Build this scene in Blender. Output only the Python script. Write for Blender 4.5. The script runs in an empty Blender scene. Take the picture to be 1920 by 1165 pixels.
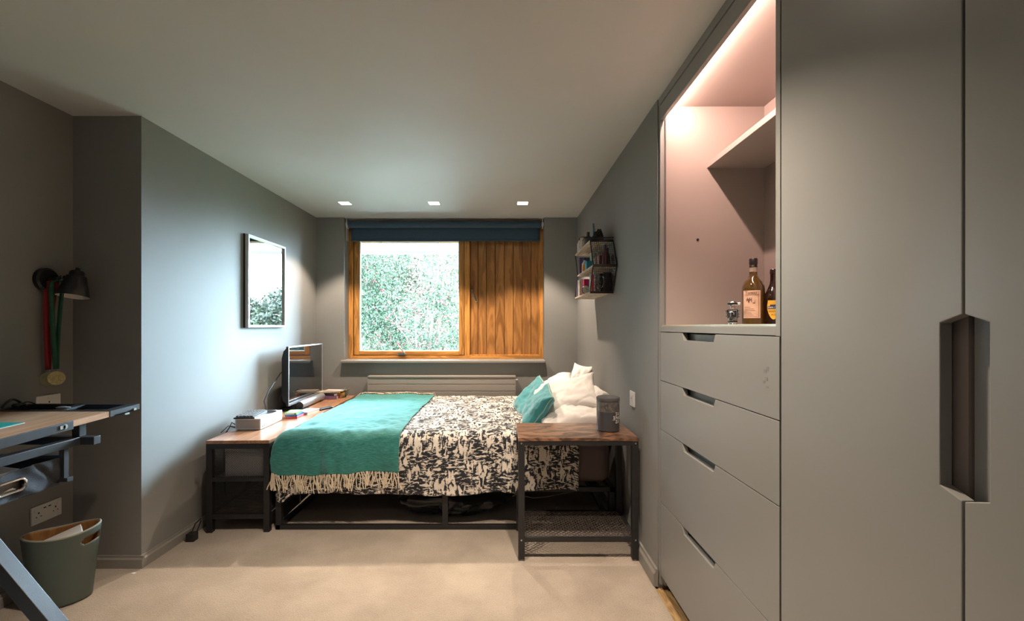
import bpy, bmesh, math, random
import numpy as np
from mathutils import Vector, Matrix, noise
from math import sin, cos, pi, radians, hypot, sqrt

random.seed(7)
rng = np.random.RandomState(7)
S = bpy.context.scene
COL = S.collection

# ------------------------------------------------------------------ camera
cam_d = bpy.data.cameras.new('camera')
cam = bpy.data.objects.new('camera', cam_d); COL.objects.link(cam)
cam.location = (0, 0, 1.281)
cam.rotation_euler = (radians(90), 0, 0)
cam_d.sensor_fit = 'HORIZONTAL'; cam_d.sensor_width = 36
cam_d.lens = 853 / 1920 * 36
cam_d.shift_x = 16 / 1920
cam_d.shift_y = 29.5 / 1920
cam_d.clip_start = 0.02
S.camera = cam

# ------------------------------------------------------------------ sky, sun, exposure
world = bpy.data.worlds.new('sky'); S.world = world
world.use_nodes = True
bg = world.node_tree.nodes['Background']
bg.inputs['Color'].default_value = (0.62, 0.82, 1.0, 1)
bg.inputs['Strength'].default_value = 12.5
sun_d = bpy.data.lights.new('sun', 'SUN')
sun_d.energy = 36.0; sun_d.angle = radians(52); sun_d.color = (0.62, 0.81, 1.0)
sun = bpy.data.objects.new('sun', sun_d); COL.objects.link(sun)
_az, _el = radians(23), radians(8)
_dir = Vector((sin(_az) * cos(_el), cos(_az) * cos(_el), sin(_el)))
sun.rotation_euler = _dir.to_track_quat('Z', 'Y').to_euler()
portal_d = bpy.data.lights.new('window_portal', 'AREA')      # marks the opening for sky sampling, gives no light itself
portal_d.shape = 'RECTANGLE'; portal_d.size = 1.2; portal_d.size_y = 1.3
portal_d.cycles.is_portal = True
portal = bpy.data.objects.new('window_portal', portal_d); COL.objects.link(portal)
portal.location = (-1.0, 4.95, 1.6); portal.rotation_euler = (radians(-90), 0, 0)

SPOT_COL = (1.0, 0.81, 0.64)
SPOT_BACK = 56.0      # row above the window wall
SPOT_NEAR = 72.0      # row above the camera
FILL_NEAR = 4.0

S.view_settings.view_transform = 'Standard'
S.view_settings.look = 'None'
S.view_settings.exposure = 1.3
S.view_settings.gamma = 1.0
S.view_settings.use_curve_mapping = False
S.cycles.use_denoising = True
try:
    S.cycles.denoiser = 'OPENIMAGEDENOISE'
except Exception:
    pass
S.cycles.max_bounces = 10
S.cycles.diffuse_bounces = 6
S.cycles.glossy_bounces = 5
S.cycles.transmission_bounces = 8
S.cycles.transparent_max_bounces = 12
S.cycles.caustics_reflective = False
S.cycles.caustics_refractive = False
S.cycles.sample_clamp_indirect = 6.0
S.cycles.use_light_tree = True

# ------------------------------------------------------------------ materials
MATS = {}
def srgb(r, g, b):
    f = lambda c: (c / 12.92 if c <= 0.04045 else ((c + 0.055) / 1.055) ** 2.4)
    return (f(r / 255), f(g / 255), f(b / 255))

def new_mat(name):
    m = bpy.data.materials.new(name); m.use_nodes = True
    nt = m.node_tree
    return m, nt, nt.nodes['Principled BSDF']

def nd(nt, typ, **kw):
    n = nt.nodes.new(typ)
    for k, v in kw.items():
        if k in n.inputs: n.inputs[k].default_value = v
        else: setattr(n, k, v)
    return n

def mat(name, col, rough=0.6, metal=0.0, var=0.06, scale=8.0, bump=0.0, bscale=200.0, spec=0.5, coat=0.0, sheen=0.0):
    """plain painted / plastic / cloth material with a little procedural variation and relief"""
    if name in MATS: return MATS[name]
    m, nt, b = new_mat(name)
    tc = nd(nt, 'ShaderNodeTexCoord')
    if var > 0:
        no = nd(nt, 'ShaderNodeTexNoise', Scale=scale, Detail=3.0)
        nt.links.new(tc.outputs['Object'], no.inputs['Vector'])
        cr = nd(nt, 'ShaderNodeValToRGB')
        cr.color_ramp.elements[0].position = 0.3; cr.color_ramp.elements[1].position = 0.7
        cr.color_ramp.elements[0].color = tuple(c * (1 - var) for c in col) + (1,)
        cr.color_ramp.elements[1].color = tuple(min(1, c * (1 + var)) for c in col) + (1,)
        nt.links.new(no.outputs['Fac'], cr.inputs['Fac'])
        nt.links.new(cr.outputs['Color'], b.inputs['Base Color'])
    else:
        b.inputs['Base Color'].default_value = tuple(col) + (1,)
    b.inputs['Roughness'].default_value = rough
    b.inputs['Metallic'].default_value = metal
    b.inputs['Specular IOR Level'].default_value = spec
    b.inputs['Coat Weight'].default_value = coat
    b.inputs['Sheen Weight'].default_value = sheen
    if bump > 0:
        n2 = nd(nt, 'ShaderNodeTexNoise', Scale=bscale, Detail=2.0)
        nt.links.new(tc.outputs['Object'], n2.inputs['Vector'])
        bp = nd(nt, 'ShaderNodeBump', Strength=bump, Distance=0.002)
        nt.links.new(n2.outputs['Fac'], bp.inputs['Height'])
        nt.links.new(bp.outputs['Normal'], b.inputs['Normal'])
    MATS[name] = m
    return m

def mat_emit(name, col, strength):
    if name in MATS: return MATS[name]
    m, nt, b = new_mat(name)
    b.inputs['Base Color'].default_value = (0.8, 0.8, 0.8, 1)
    b.inputs['Emission Color'].default_value = tuple(col) + (1,)
    b.inputs['Emission Strength'].default_value = strength
    MATS[name] = m
    return m

def mat_glass(name, col=(1, 1, 1), rough=0.0, ior=1.45):
    if name in MATS: return MATS[name]
    m, nt, b = new_mat(name)
    b.inputs['Base Color'].default_value = tuple(col) + (1,)
    b.inputs['Transmission Weight'].default_value = 1.0
    b.inputs['Roughness'].default_value = rough
    b.inputs['IOR'].default_value = ior
    MATS[name] = m
    return m

def mat_pane(name, tint=(0.96, 0.98, 0.97)):
    """thin window pane: clear with a mirror-like share at grazing angles"""
    m, nt, b = new_mat(name)
    nt.nodes.remove(b)
    out = nt.nodes['Material Output']
    tr = nd(nt, 'ShaderNodeBsdfTransparent'); tr.inputs['Color'].default_value = tint + (1,)
    gl = nd(nt, 'ShaderNodeBsdfGlossy'); gl.inputs['Roughness'].default_value = 0.0
    fr = nd(nt, 'ShaderNodeFresnel', IOR=1.5)
    mx = nd(nt, 'ShaderNodeMixShader')
    nt.links.new(fr.outputs[0], mx.inputs[0]); nt.links.new(tr.outputs[0], mx.inputs[1]); nt.links.new(gl.outputs[0], mx.inputs[2])
    nt.links.new(mx.outputs[0], out.inputs['Surface'])
    MATS[name] = m
    return m

def mat_wood(name, c1, c2, axis='Z', scale=6.0, stretch=12.0, rough=0.42, rnd=True, contrast=(0.25, 0.75), rings=True, coat=0.0, knots=0.0):
    if name in MATS: return MATS[name]
    m, nt, b = new_mat(name)
    tc = nd(nt, 'ShaderNodeTexCoord'); mp = nd(nt, 'ShaderNodeMapping')
    sc = [stretch, stretch, stretch]; sc['XYZ'.index(axis)] = 1.0
    mp.inputs['Scale'].default_value = sc
    nt.links.new(tc.outputs['Object'], mp.inputs['Vector'])
    if rnd:
        oi = nd(nt, 'ShaderNodeObjectInfo')
        mu = nd(nt, 'ShaderNodeMath', operation='MULTIPLY'); mu.inputs[1].default_value = 37.0
        nt.links.new(oi.outputs['Random'], mu.inputs[0])
        cb = nd(nt, 'ShaderNodeCombineXYZ')
        for i in range(3): nt.links.new(mu.outputs[0], cb.inputs[i])
        nt.links.new(cb.outputs[0], mp.inputs['Location'])
    n1 = nd(nt, 'ShaderNodeTexNoise', Scale=scale * 0.35, Detail=5.0, Distortion=0.8)
    nt.links.new(mp.outputs[0], n1.inputs['Vector'])
    src = n1.outputs['Fac']
    if rings:
        mu2 = nd(nt, 'ShaderNodeMath', operation='MULTIPLY'); mu2.inputs[1].default_value = 34.0
        nt.links.new(n1.outputs['Fac'], mu2.inputs[0])
        sn = nd(nt, 'ShaderNodeMath', operation='SINE'); nt.links.new(mu2.outputs[0], sn.inputs[0])
        ma = nd(nt, 'ShaderNodeMath', operation='MULTIPLY_ADD'); ma.inputs[1].default_value = 0.22; ma.inputs[2].default_value = 0.0
        nt.links.new(sn.outputs[0], ma.inputs[0])
        ad = nd(nt, 'ShaderNodeMath', operation='ADD')
        nt.links.new(ma.outputs[0], ad.inputs[0]); nt.links.new(n1.outputs['Fac'], ad.inputs[1])
        src = ad.outputs[0]
    n2 = nd(nt, 'ShaderNodeTexNoise', Scale=scale * 6, Detail=3.0)
    nt.links.new(mp.outputs[0], n2.inputs['Vector'])
    mxv = nd(nt, 'ShaderNodeMath', operation='MULTIPLY_ADD'); mxv.inputs[1].default_value = 0.25; 
    nt.links.new(n2.outputs['Fac'], mxv.inputs[0]); nt.links.new(src, mxv.inputs[2])
    sb = nd(nt, 'ShaderNodeMath', operation='SUBTRACT'); sb.inputs[1].default_value = 0.125
    nt.links.new(mxv.outputs[0], sb.inputs[0])
    cr = nd(nt, 'ShaderNodeValToRGB')
    cr.color_ramp.elements[0].position = contrast[0]; cr.color_ramp.elements[1].position = contrast[1]
    cr.color_ramp.elements[0].color = c1 + (1,); cr.color_ramp.elements[1].color = c2 + (1,)
    nt.links.new(sb.outputs[0], cr.inputs['Fac'])
    nt.links.new(cr.outputs['Color'], b.inputs['Base Color'])
    b.inputs['Roughness'].default_value = rough
    b.inputs['Coat Weight'].default_value = coat
    bp = nd(nt, 'ShaderNodeBump', Strength=0.15, Distance=0.001)
    nt.links.new(n2.outputs['Fac'], bp.inputs['Height']); nt.links.new(bp.outputs['Normal'], b.inputs['Normal'])
    MATS[name] = m
    return m

def mat_carpet():
    m, nt, b = new_mat('carpet_pile')
    tc = nd(nt, 'ShaderNodeTexCoord')
    n1 = nd(nt, 'ShaderNodeTexNoise', Scale=3.0, Detail=5.0, Roughness=0.6)
    n2 = nd(nt, 'ShaderNodeTexNoise', Scale=260.0, Detail=2.0)
    n3 = nd(nt, 'ShaderNodeTexNoise', Scale=90.0, Detail=2.0)
    for n in (n1, n2, n3): nt.links.new(tc.outputs['Object'], n.inputs['Vector'])
    c1 = nd(nt, 'ShaderNodeValToRGB')
    c1.color_ramp.elements[0].position = 0.35; c1.color_ramp.elements[1].position = 0.65
    c1.color_ramp.elements[0].color = (0.36, 0.31, 0.25, 1); c1.color_ramp.elements[1].color = (0.47, 0.41, 0.34, 1)
    nt.links.new(n1.outputs['Fac'], c1.inputs['Fac'])
    c2 = nd(nt, 'ShaderNodeValToRGB')
    c2.color_ramp.elements[0].position = 0.3; c2.color_ramp.elements[1].position = 0.62
    c2.color_ramp.elements[0].color = (0.72, 0.70, 0.68, 1); c2.color_ramp.elements[1].color = (1.06, 1.05, 1.04, 1)
    nt.links.new(n2.outputs['Fac'], c2.inputs['Fac'])
    mx = nd(nt, 'ShaderNodeMix', data_type='RGBA', blend_type='MULTIPLY'); mx.inputs[0].default_value = 1.0
    nt.links.new(c1.outputs[0], mx.inputs[6]); nt.links.new(c2.outputs[0], mx.inputs[7])
    nt.links.new(mx.outputs[2], b.inputs['Base Color'])
    b.inputs['Roughness'].default_value = 0.95; b.inputs['Specular IOR Level'].default_value = 0.1
    b.inputs['Sheen Weight'].default_value = 0.25
    ad = nd(nt, 'ShaderNodeMath', operation='ADD')
    nt.links.new(n2.outputs['Fac'], ad.inputs[0]); nt.links.new(n3.outputs['Fac'], ad.inputs[1])
    bp = nd(nt, 'ShaderNodeBump', Strength=0.6, Distance=0.006)
    nt.links.new(ad.outputs[0], bp.inputs['Height']); nt.links.new(bp.outputs['Normal'], b.inputs['Normal'])
    MATS['carpet'] = m
    return m

def mat_duvet():
    """cream cotton printed with crossing black brush strokes (UV is in metres of cloth)"""
    m, nt, b = new_mat('brushed_print_cotton')
    tc = nd(nt, 'ShaderNodeTexCoord')
    def layer(sx, sy, sc, det=3.0, dist=0.6):
        mp = nd(nt, 'ShaderNodeMapping'); mp.inputs['Scale'].default_value = (sx, sy, 1)
        n = nd(nt, 'ShaderNodeTexNoise', Scale=sc, Detail=det, Distortion=dist)
        n.noise_dimensions = '2D'
        nt.links.new(tc.outputs['UV'], mp.inputs['Vector']); nt.links.new(mp.outputs[0], n.inputs['Vector'])
        return n.outputs['Fac']
    def op(o, a, b_, c=None):
        x = nd(nt, 'ShaderNodeMath', operation=o)
        for i, v in enumerate((a, b_, c)):
            if v is None: continue
            if isinstance(v, (int, float)): x.inputs[i].default_value = v
            else: nt.links.new(v, x.inputs[i])
        return x.outputs[0]
    h = layer(1.0, 2.8, 26)          # dashes along the bed
    v = layer(2.6, 0.9, 22)          # dashes across it
    blk = layer(1.3, 1, 7.5, 1.0, 0.2)    # blocks where one direction wins
    fine = layer(1, 4, 60, 2.0)
    sel = op('SMOOTH_MIN', op('MULTIPLY', op('SUBTRACT', blk, 0.40), 5.0), 1.0, 0.1)
    sel = op('MAXIMUM', sel, 0.0)
    a = op('MULTIPLY', h, sel)
    bb = op('MULTIPLY', v, op('SUBTRACT', 1.0, sel))
    s = op('ADD', a, bb)
    s = op('ADD', s, op('MULTIPLY', op('SUBTRACT', blk, 0.5), 0.35))
    s = op('ADD', s, op('MULTIPLY', op('SUBTRACT', fine, 0.5), 0.35))
    cr = nd(nt, 'ShaderNodeValToRGB')
    e = cr.color_ramp.elements
    e[0].position = 0.47; e[0].color = (0.72, 0.66, 0.58, 1)
    e[1].position = 0.51; e[1].color = (0.028, 0.030, 0.036, 1)
    nt.links.new(s, cr.inputs['Fac'])
    nt.links.new(cr.outputs[0], b.inputs['Base Color'])
    b.inputs['Roughness'].default_value = 0.85; b.inputs['Specular IOR Level'].default_value = 0.2
    n3 = nd(nt, 'ShaderNodeTexNoise', Scale=38.0, Detail=3.0)
    nt.links.new(tc.outputs['UV'], n3.inputs['Vector'])
    bp = nd(nt, 'ShaderNodeBump', Strength=0.6, Distance=0.01)
    nt.links.new(n3.outputs['Fac'], bp.inputs['Height']); nt.links.new(bp.outputs['Normal'], b.inputs['Normal'])
    return m

def mat_wool():
    m, nt, b = new_mat('teal_wool')
    tc = nd(nt, 'ShaderNodeTexCoord')
    mp = nd(nt, 'ShaderNodeMapping'); mp.inputs['Scale'].default_value = (1, 6, 1)
    nt.links.new(tc.outputs['UV'], mp.inputs['Vector'])
    n = nd(nt, 'ShaderNodeTexNoise', Scale=28.0, Detail=4.0); nt.links.new(mp.outputs[0], n.inputs['Vector'])
    cr = nd(nt, 'ShaderNodeValToRGB')
    cr.color_ramp.elements[0].position = 0.3; cr.color_ramp.elements[1].position = 0.7
    cr.color_ramp.elements[0].color = (0.022, 0.145, 0.13, 1); cr.color_ramp.elements[1].color = (0.06, 0.26, 0.235, 1)
    nt.links.new(n.outputs['Fac'], cr.inputs['Fac']); nt.links.new(cr.outputs[0], b.inputs['Base Color'])
    b.inputs['Roughness'].default_value = 0.9; b.inputs['Specular IOR Level'].default_value = 0.15
    b.inputs['Sheen Weight'].default_value = 0.5; b.inputs['Sheen Tint'].default_value = (0.6, 0.95, 0.95, 1)
    n2 = nd(nt, 'ShaderNodeTexNoise', Scale=160.0, Detail=2.0); nt.links.new(tc.outputs['UV'], n2.inputs['Vector'])
    bp = nd(nt, 'ShaderNodeBump', Strength=0.5, Distance=0.003)
    nt.links.new(n2.outputs['Fac'], bp.inputs['Height']); nt.links.new(bp.outputs['Normal'], b.inputs['Normal'])
    return m

WALL = mat('grey_wall_paint', (0.235, 0.232, 0.222), 0.62, var=0.02, scale=3, bump=0.12, bscale=350, spec=0.35)
CEIL = mat('grey_ceiling_paint', (0.60, 0.595, 0.575), 0.55, var=0.015, scale=2, bump=0.08, bscale=300, spec=0.35)
TRIM = mat('grey_trim_paint', (0.25, 0.235, 0.215), 0.42, var=0.02, scale=6)
CAB = mat('grey_cabinet_lacquer', (0.235, 0.235, 0.225), 0.36, var=0.015, scale=4, spec=0.5)
CABIN = mat('cabinet_inside', (0.33, 0.28, 0.26), 0.5, var=0.015, scale=4)
DARKGAP = mat('shadow_gap_black', (0.012, 0.012, 0.012), 0.8, var=0)
CARPET = mat_carpet()
PINE = mat_wood('orange_stained_pine', (0.18, 0.072, 0.018), (0.40, 0.185, 0.055), 'Z', 3.2, 7, 0.35, True, (0.12, 0.80))
PINEH = mat_wood('orange_stained_pine_rail', (0.26, 0.11, 0.022), (0.56, 0.26, 0.065), 'X', 5, 12, 0.32, True, (0.2, 0.66))
PINEV = mat_wood('orange_stained_pine_post', (0.26, 0.11, 0.022), (0.56, 0.26, 0.065), 'Z', 5, 12, 0.32, True, (0.2, 0.66))
WALNUT = mat_wood('light_walnut_veneer', (0.28, 0.13, 0.065), (0.44, 0.235, 0.13), 'Y', 6, 10, 0.33, False, (0.2, 0.75), coat=0.15)
RUSTIC = mat_wood('rustic_brown_board', (0.055, 0.030, 0.020), (0.25, 0.125, 0.068), 'X', 11, 2.2, 0.35, False, (0.28, 0.72), coat=0.2)
DESKWOOD = mat_wood('desk_oak_veneer', (0.42, 0.25, 0.15), (0.56, 0.36, 0.23), 'Y', 5, 10, 0.35, False)
PALEWOOD = mat_wood('pale_weathered_wood', (0.36, 0.29, 0.21), (0.6, 0.51, 0.40), 'Y', 10, 8, 0.6, False)
OSB = mat_wood('bare_floorboard', (0.28, 0.17, 0.07), (0.50, 0.34, 0.16), 'Y', 12, 4, 0.7, False)
PLY = mat_wood('bin_plywood_lining', (0.22, 0.10, 0.03), (0.33, 0.16, 0.05), 'Z', 5, 5, 0.5, False)
BLACKM = mat('black_powder_coat', (0.014, 0.014, 0.015), 0.42, metal=0.0, var=0.1, scale=30, bump=0.1, bscale=600)
DESKM = mat('desk_black_steel', (0.02, 0.024, 0.03), 0.4, var=0.1, scale=40, bump=0.25, bscale=500, spec=0.6)
BLACKP = mat('black_plastic', (0.012, 0.012, 0.013), 0.35, var=0)
SCREEN = mat('tv_glass', (0.006, 0.007, 0.008), 0.04, var=0, spec=0.8, coat=1.0)
SILVER = mat('silver_metal', (0.62, 0.63, 0.64), 0.28, metal=1.0, var=0.03, scale=40)
SILVERP = mat('silver_plastic', (0.42, 0.44, 0.47), 0.38, metal=0.5, var=0.02)
CHROME = mat('chrome', (0.8, 0.8, 0.8), 0.12, metal=1.0, var=0)
GOLD = mat('gold_medal', (0.75, 0.52, 0.22), 0.35, metal=0.8, var=0.2, scale=120, bump=0.5, bscale=150)
WHITEP = mat('white_plastic', (0.72, 0.71, 0.68), 0.4, var=0.01)
WHITEG = mat('white_gloss', (0.75, 0.76, 0.77), 0.3, var=0)
NAVY = mat('navy_blind_fabric', (0.026, 0.062, 0.105), 0.75, var=0.08, scale=60, bump=0.2, bscale=400, sheen=0.3)
PILLOWC = mat('white_pillow_cotton', (0.78, 0.74, 0.70), 0.85, var=0.02, bump=0.2, bscale=260, sheen=0.2)
TEALC = mat('teal_cushion_velvet', (0.035, 0.30, 0.33), 0.8, var=0.1, scale=20, bump=0.3, bscale=320, sheen=0.5)
TEALPIPE = mat('pale_piping', (0.35, 0.48, 0.42), 0.8, var=0)
SHEET = mat('mauve_fitted_sheet', (0.15, 0.115, 0.11), 0.85, var=0.03, scale=12, bump=0.2, bscale=250)
RADM = mat('radiator_enamel', (0.30, 0.27, 0.24), 0.4, var=0.01)
FRINGE = mat('cream_wool_fringe', (0.70, 0.60, 0.46), 0.9, var=0.05)
BINM = mat('green_grey_bin', (0.075, 0.095, 0.08), 0.45, var=0.04, scale=8)
FABRIC = mat('black_nonwoven_fabric', (0.016, 0.019, 0.025), 0.85, var=0.2, scale=30, bump=0.5, bscale=300)

# ------------------------------------------------------------------ mesh builder
class MB:
    def __init__(s): s.v = []; s.f = []; s.sm = []; s.uv = None
    def add(s, vs, fs, smooth=False):
        o = len(s.v); s.v += [tuple(p) for p in vs]
        s.f += [tuple(i + o for i in f) for f in fs]; s.sm += [smooth] * len(fs)
        return s
    def box(s, x0, x1, y0, y1, z0, z1):
        if x0 > x1: x0, x1 = x1, x0
        if y0 > y1: y0, y1 = y1, y0
        if z0 > z1: z0, z1 = z1, z0
        v = [(x0, y0, z0), (x1, y0, z0), (x1, y1, z0), (x0, y1, z0), (x0, y0, z1), (x1, y0, z1), (x1, y1, z1), (x0, y1, z1)]
        return s.add(v, [(0, 3, 2, 1), (4, 5, 6, 7), (0, 1, 5, 4), (1, 2, 6, 5), (2, 3, 7, 6), (3, 0, 4, 7)])
    def beam(s, p, q, w, h=None, up=(0, 0, 1)):
        h = w if h is None else h
        p = Vector(p); q = Vector(q); d = (q - p).normalized(); up = Vector(up)
        if abs(d.dot(up)) > 0.99: up = Vector((0, 1, 0))
        a = d.cross(up).normalized() * (w / 2); b = a.cross(d).normalized() * (h / 2)
        v = [p - a - b, p + a - b, p + a + b, p - a + b, q - a - b, q + a - b, q + a + b, q - a + b]
        return s.add(v, [(3, 2, 1, 0), (4, 5, 6, 7), (0, 1, 5, 4), (1, 2, 6, 5), (2, 3, 7, 6), (3, 0, 4, 7)])
    def tube(s, pts, r, n=8, cap=True, closed=False):
        pts = [Vector(p) for p in pts]; N = len(pts)
        rs = r if isinstance(r, (list, tuple)) else [r] * N
        ref = None; vs = []
        for i, p in enumerate(pts):
            if closed: d = pts[(i + 1) % N] - pts[i - 1]
            else: d = pts[min(i + 1, N - 1)] - pts[max(i - 1, 0)]
            if d.length < 1e-9: d = Vector((0, 0, 1))
            d.normalize()
            if ref is None:
                ref = d.orthogonal().normalized()
            ref = (ref - d * ref.dot(d))
            if ref.length < 1e-6: ref = d.orthogonal()
            ref.normalize()
            b = d.cross(ref)
            for k in range(n):
                a = 2 * pi * k / n
                vs.append(p + (ref * cos(a) + b * sin(a)) * rs[i])
        fs = []
        for i in range(N if closed else N - 1):
            j = (i + 1) % N
            for k in range(n):
                k2 = (k + 1) % n
                fs.append((i * n + k, i * n + k2, j * n + k2, j * n + k))
        s.add(vs, fs, True)
        if cap and not closed:
            o = len(s.v) - len(vs)
            s.f += [tuple(o + k for k in range(n))[::-1], tuple(o + (N - 1) * n + k for k in range(n))]; s.sm += [False, False]
        return s
    def lathe(s, prof, n=32, c=(0, 0, 0), axis='Z', sx=1, sy=1, cap=True):
        vs = []
        for (r, z) in prof:
            for k in range(n):
                a = 2 * pi * k / n
                x, y = r * cos(a) * sx, r * sin(a) * sy
                if axis == 'Z': vs.append((c[0] + x, c[1] + y, c[2] + z))
                elif axis == 'X': vs.append((c[0] + z, c[1] + x, c[2] + y))
                else: vs.append((c[0] + x, c[1] + z, c[2] + y))
        fs = []
        for i in range(len(prof) - 1):
            for k in range(n):
                k2 = (k + 1) % n
                q = (i * n + k, i * n + k2, (i + 1) * n + k2, (i + 1) * n + k)
                fs.append(q if axis != 'Y' else q[::-1])
        s.add(vs, fs, True)
        if not cap: return s
        o = len(s.v) - len(vs)
        if prof[0][0] > 1e-5: s.f.append(tuple(o + k for k in range(n))[::-1]); s.sm.append(False)
        if prof[-1][0] > 1e-5: s.f.append(tuple(o + (len(prof) - 1) * n + k for k in range(n))); s.sm.append(False)
        return s
    def prism(s, poly, axis, a0, a1):
        """poly: 2-D outline in the plane normal to axis (X: (y,z), Y: (x,z), Z: (x,y))"""
        n = len(poly)
        def P(p, a):
            return {'X': (a, p[0], p[1]), 'Y': (p[0], a, p[1]), 'Z': (p[0], p[1], a)}[axis]
        vs = [P(p, a0) for p in poly] + [P(p, a1) for p in poly]
        fs = [tuple(range(n))[::-1], tuple(range(n, 2 * n))]
        fs += [(i, (i + 1) % n, n + (i + 1) % n, n + i) for i in range(n)]
        return s.add(vs, fs)
    def grid(s, fn, nu, nv, smooth=True, uvfn=None):
        o = len(s.v)
        for j in range(nv + 1):
            for i in range(nu + 1):
                s.v.append(tuple(fn(i / nu, j / nv)))
                if uvfn:
                    if s.uv is None: s.uv = []
                    s.uv.append(uvfn(i / nu, j / nv))
        for j in range(nv):
            for i in range(nu):
                a = o + j * (nu + 1) + i
                s.f.append((a, a + 1, a + nu + 2, a + nu + 1)); s.sm.append(smooth)
        return s
    def xform(s, M, start=0):
        for i in range(start, len(s.v)): s.v[i] = tuple(M @ Vector(s.v[i]))
        return s
    def build(s, name, m, parent=None, bevel=0.0, seg=2, local=False, solid=0.0, subsurf=0, sharp=35, fixn=True):
        me = bpy.data.meshes.new(name)
        off = Vector((0, 0, 0))
        if parent is not None and not local:
            r = parent
            while r.parent is not None: r = r.parent
            off = Vector(r.location)
        ox, oy, oz = off
        me.from_pydata([(x - ox, y - oy, z - oz) for (x, y, z) in s.v], [], s.f)
        me.polygons.foreach_set('use_smooth', s.sm)
        if s.uv:
            ul = me.uv_layers.new(name='UVMap')
            idx = [0] * len(me.loops); me.loops.foreach_get('vertex_index', idx)
            dat = []
            for i in idx: dat += s.uv[i]
            ul.data.foreach_set('uv', dat)
        me.update()
        if fixn:
            bm = bmesh.new(); bm.from_mesh(me)
            bmesh.ops.recalc_face_normals(bm, faces=bm.faces)
            bm.to_mesh(me); bm.free()
        if any(s.sm): me.set_sharp_from_angle(angle=radians(sharp))
        me.materials.append(m)
        o = bpy.data.objects.new(name, me); COL.objects.link(o)
        if parent is not None: o.parent = parent
        if solid:
            md = o.modifiers.new('solid', 'SOLIDIFY'); md.thickness = solid; md.offset = 0
        if subsurf:
            md = o.modifiers.new('sub', 'SUBSURF'); md.levels = subsurf; md.render_levels = subsurf
        if bevel > 0:
            md = o.modifiers.new('bevel', 'BEVEL'); md.width = bevel; md.segments = seg; md.limit_method = 'ANGLE'
            md.angle_limit = radians(40)
        return o

def thing(name, label, cat, loc=(0, 0, 0), rotz=0.0, group=None):
    o = bpy.data.objects.new(name, None); COL.objects.link(o)
    o.location = loc; o.rotation_euler = (0, 0, rotz); o.empty_display_size = 0.05
    o['label'] = label; o['category'] = cat
    if group: o['group'] = group
    return o
def tag(o, label, cat, group=None):
    o['label'] = label; o['category'] = cat
    if group: o['group'] = group
    return o
def struct(o, label=None):
    o['kind'] = 'structure'
    if label: o['label'] = label
    return o
def stuff(o): o['kind'] = 'stuff'; return o
def fbm(x, y, z=0.0, o=3):
    return noise.fractal(Vector((x, y, z)), 1.0, 2.0, o, noise_basis='PERLIN_ORIGINAL')
def text_into(mb, body, M, size, extrude=0.0003, align='CENTER'):
    """letters of the built-in font, turned into mesh faces and added to mb"""
    c = bpy.data.curves.new('letters', 'FONT'); c.body = body; c.size = size; c.extrude = extrude
    c.align_x = align; c.align_y = 'CENTER'; c.resolution_u = 2
    o = bpy.data.objects.new('letters', c)
    me = bpy.data.meshes.new_from_object(o)
    mb.add([M @ v.co for v in me.vertices], [tuple(p.vertices) for p in me.polygons])
    bpy.data.objects.remove(o); bpy.data.curves.remove(c); bpy.data.meshes.remove(me)
    return mb
def text(body, m, parent, M, size, extrude=0.0003, align='CENTER', name='lettering'):
    return text_into(MB(), body, M, size, extrude, align).build(name, m, parent, local=True)
def diamond_mesh(mb, o, ux, uy, W, H, pw, ph, t, n):
    """expanded metal: strands crossing at the diamond pitch (pw,ph), clipped to W x H, in the plane o+ux*a+uy*b"""
    o = Vector(o); ux = Vector(ux); uy = Vector(uy); n = Vector(n)
    sl = ph / pw
    for sgn in (1, -1):
        # lines b = sgn*sl*a + c
        cmin = min(0, -sgn * sl * W); cmax = H + max(0, -sgn * sl * W)
        c = cmin + ph / 2
        while c < cmax:
            pts = []
            for a in (0.0, W):
                b = sgn * sl * a + c
                if -1e-9 <= b <= H + 1e-9: pts.append((a, b))
            for b in (0.0, H):
                a = (b - c) / (sgn * sl)
                if 1e-9 < a < W - 1e-9: pts.append((a, b))
            if len(pts) >= 2:
                pts.sort(); p, q = pts[0], pts[-1]
                if hypot(q[0] - p[0], q[1] - p[1]) > t:
                    mb.beam(o + ux * p[0] + uy * p[1], o + ux * q[0] + uy * q[1], t, t * 0.7, up=n)
            c += ph
    return mb

CH = 2.4            # ceiling height
XL = -1.926         # left wall
XA = -2.29          # alcove wall further left
YP = 2.42           # where the alcove ends
XR = 0.76           # right wall
YB = 4.68           # window wall
YREAR = -1.3
# ------------------------------------------------------------------ room shell
struct(MB().box(XA - .2, 0.742, YREAR, YB + .1, -0.12, 0.0).build('floor', CARPET))
_fb = struct(MB().box(0.742, 1.4, YREAR, YB + .1, -0.14, -0.012).build('floor', OSB), 'bare wooden subfloor strip beside the drawers')
struct(MB().box(XA - .2, 1.6, YREAR - .2, YB + 0.30, CH, CH + .2).build('ceiling', CEIL))
struct(MB().box(XA - .25, XL, YP, YB + .35, -0.1, CH).build('wall_left', WALL))
struct(MB().box(XA - .25, XA, YREAR - .2, YP, -0.1, CH).build('wall_alcove', WALL))
struct(MB().box(XR, 1.6, 2.246, YB + .35, -0.1, CH).build('wall_right', WALL))
struct(MB().box(1.29, 1.6, YREAR - .2, 2.246, -0.1, CH).build('wall_wardrobe_side', WALL))
struct(MB().box(XA - .25, 1.6, YREAR - .2, YREAR, -0.1, CH).build('wall_rear', WALL))
WX0, WX1, SILLZ = -1.640, 0.420, 0.935
w = MB()
w.box(XL, WX0, YB, YB + .35, -0.1, CH).box(WX1, XR, YB, YB + .35, -0.1, CH).box(WX0, WX1, YB, YB + .35, -0.1, SILLZ - .03)
struct(w.build('wall_back', WALL))
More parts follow.
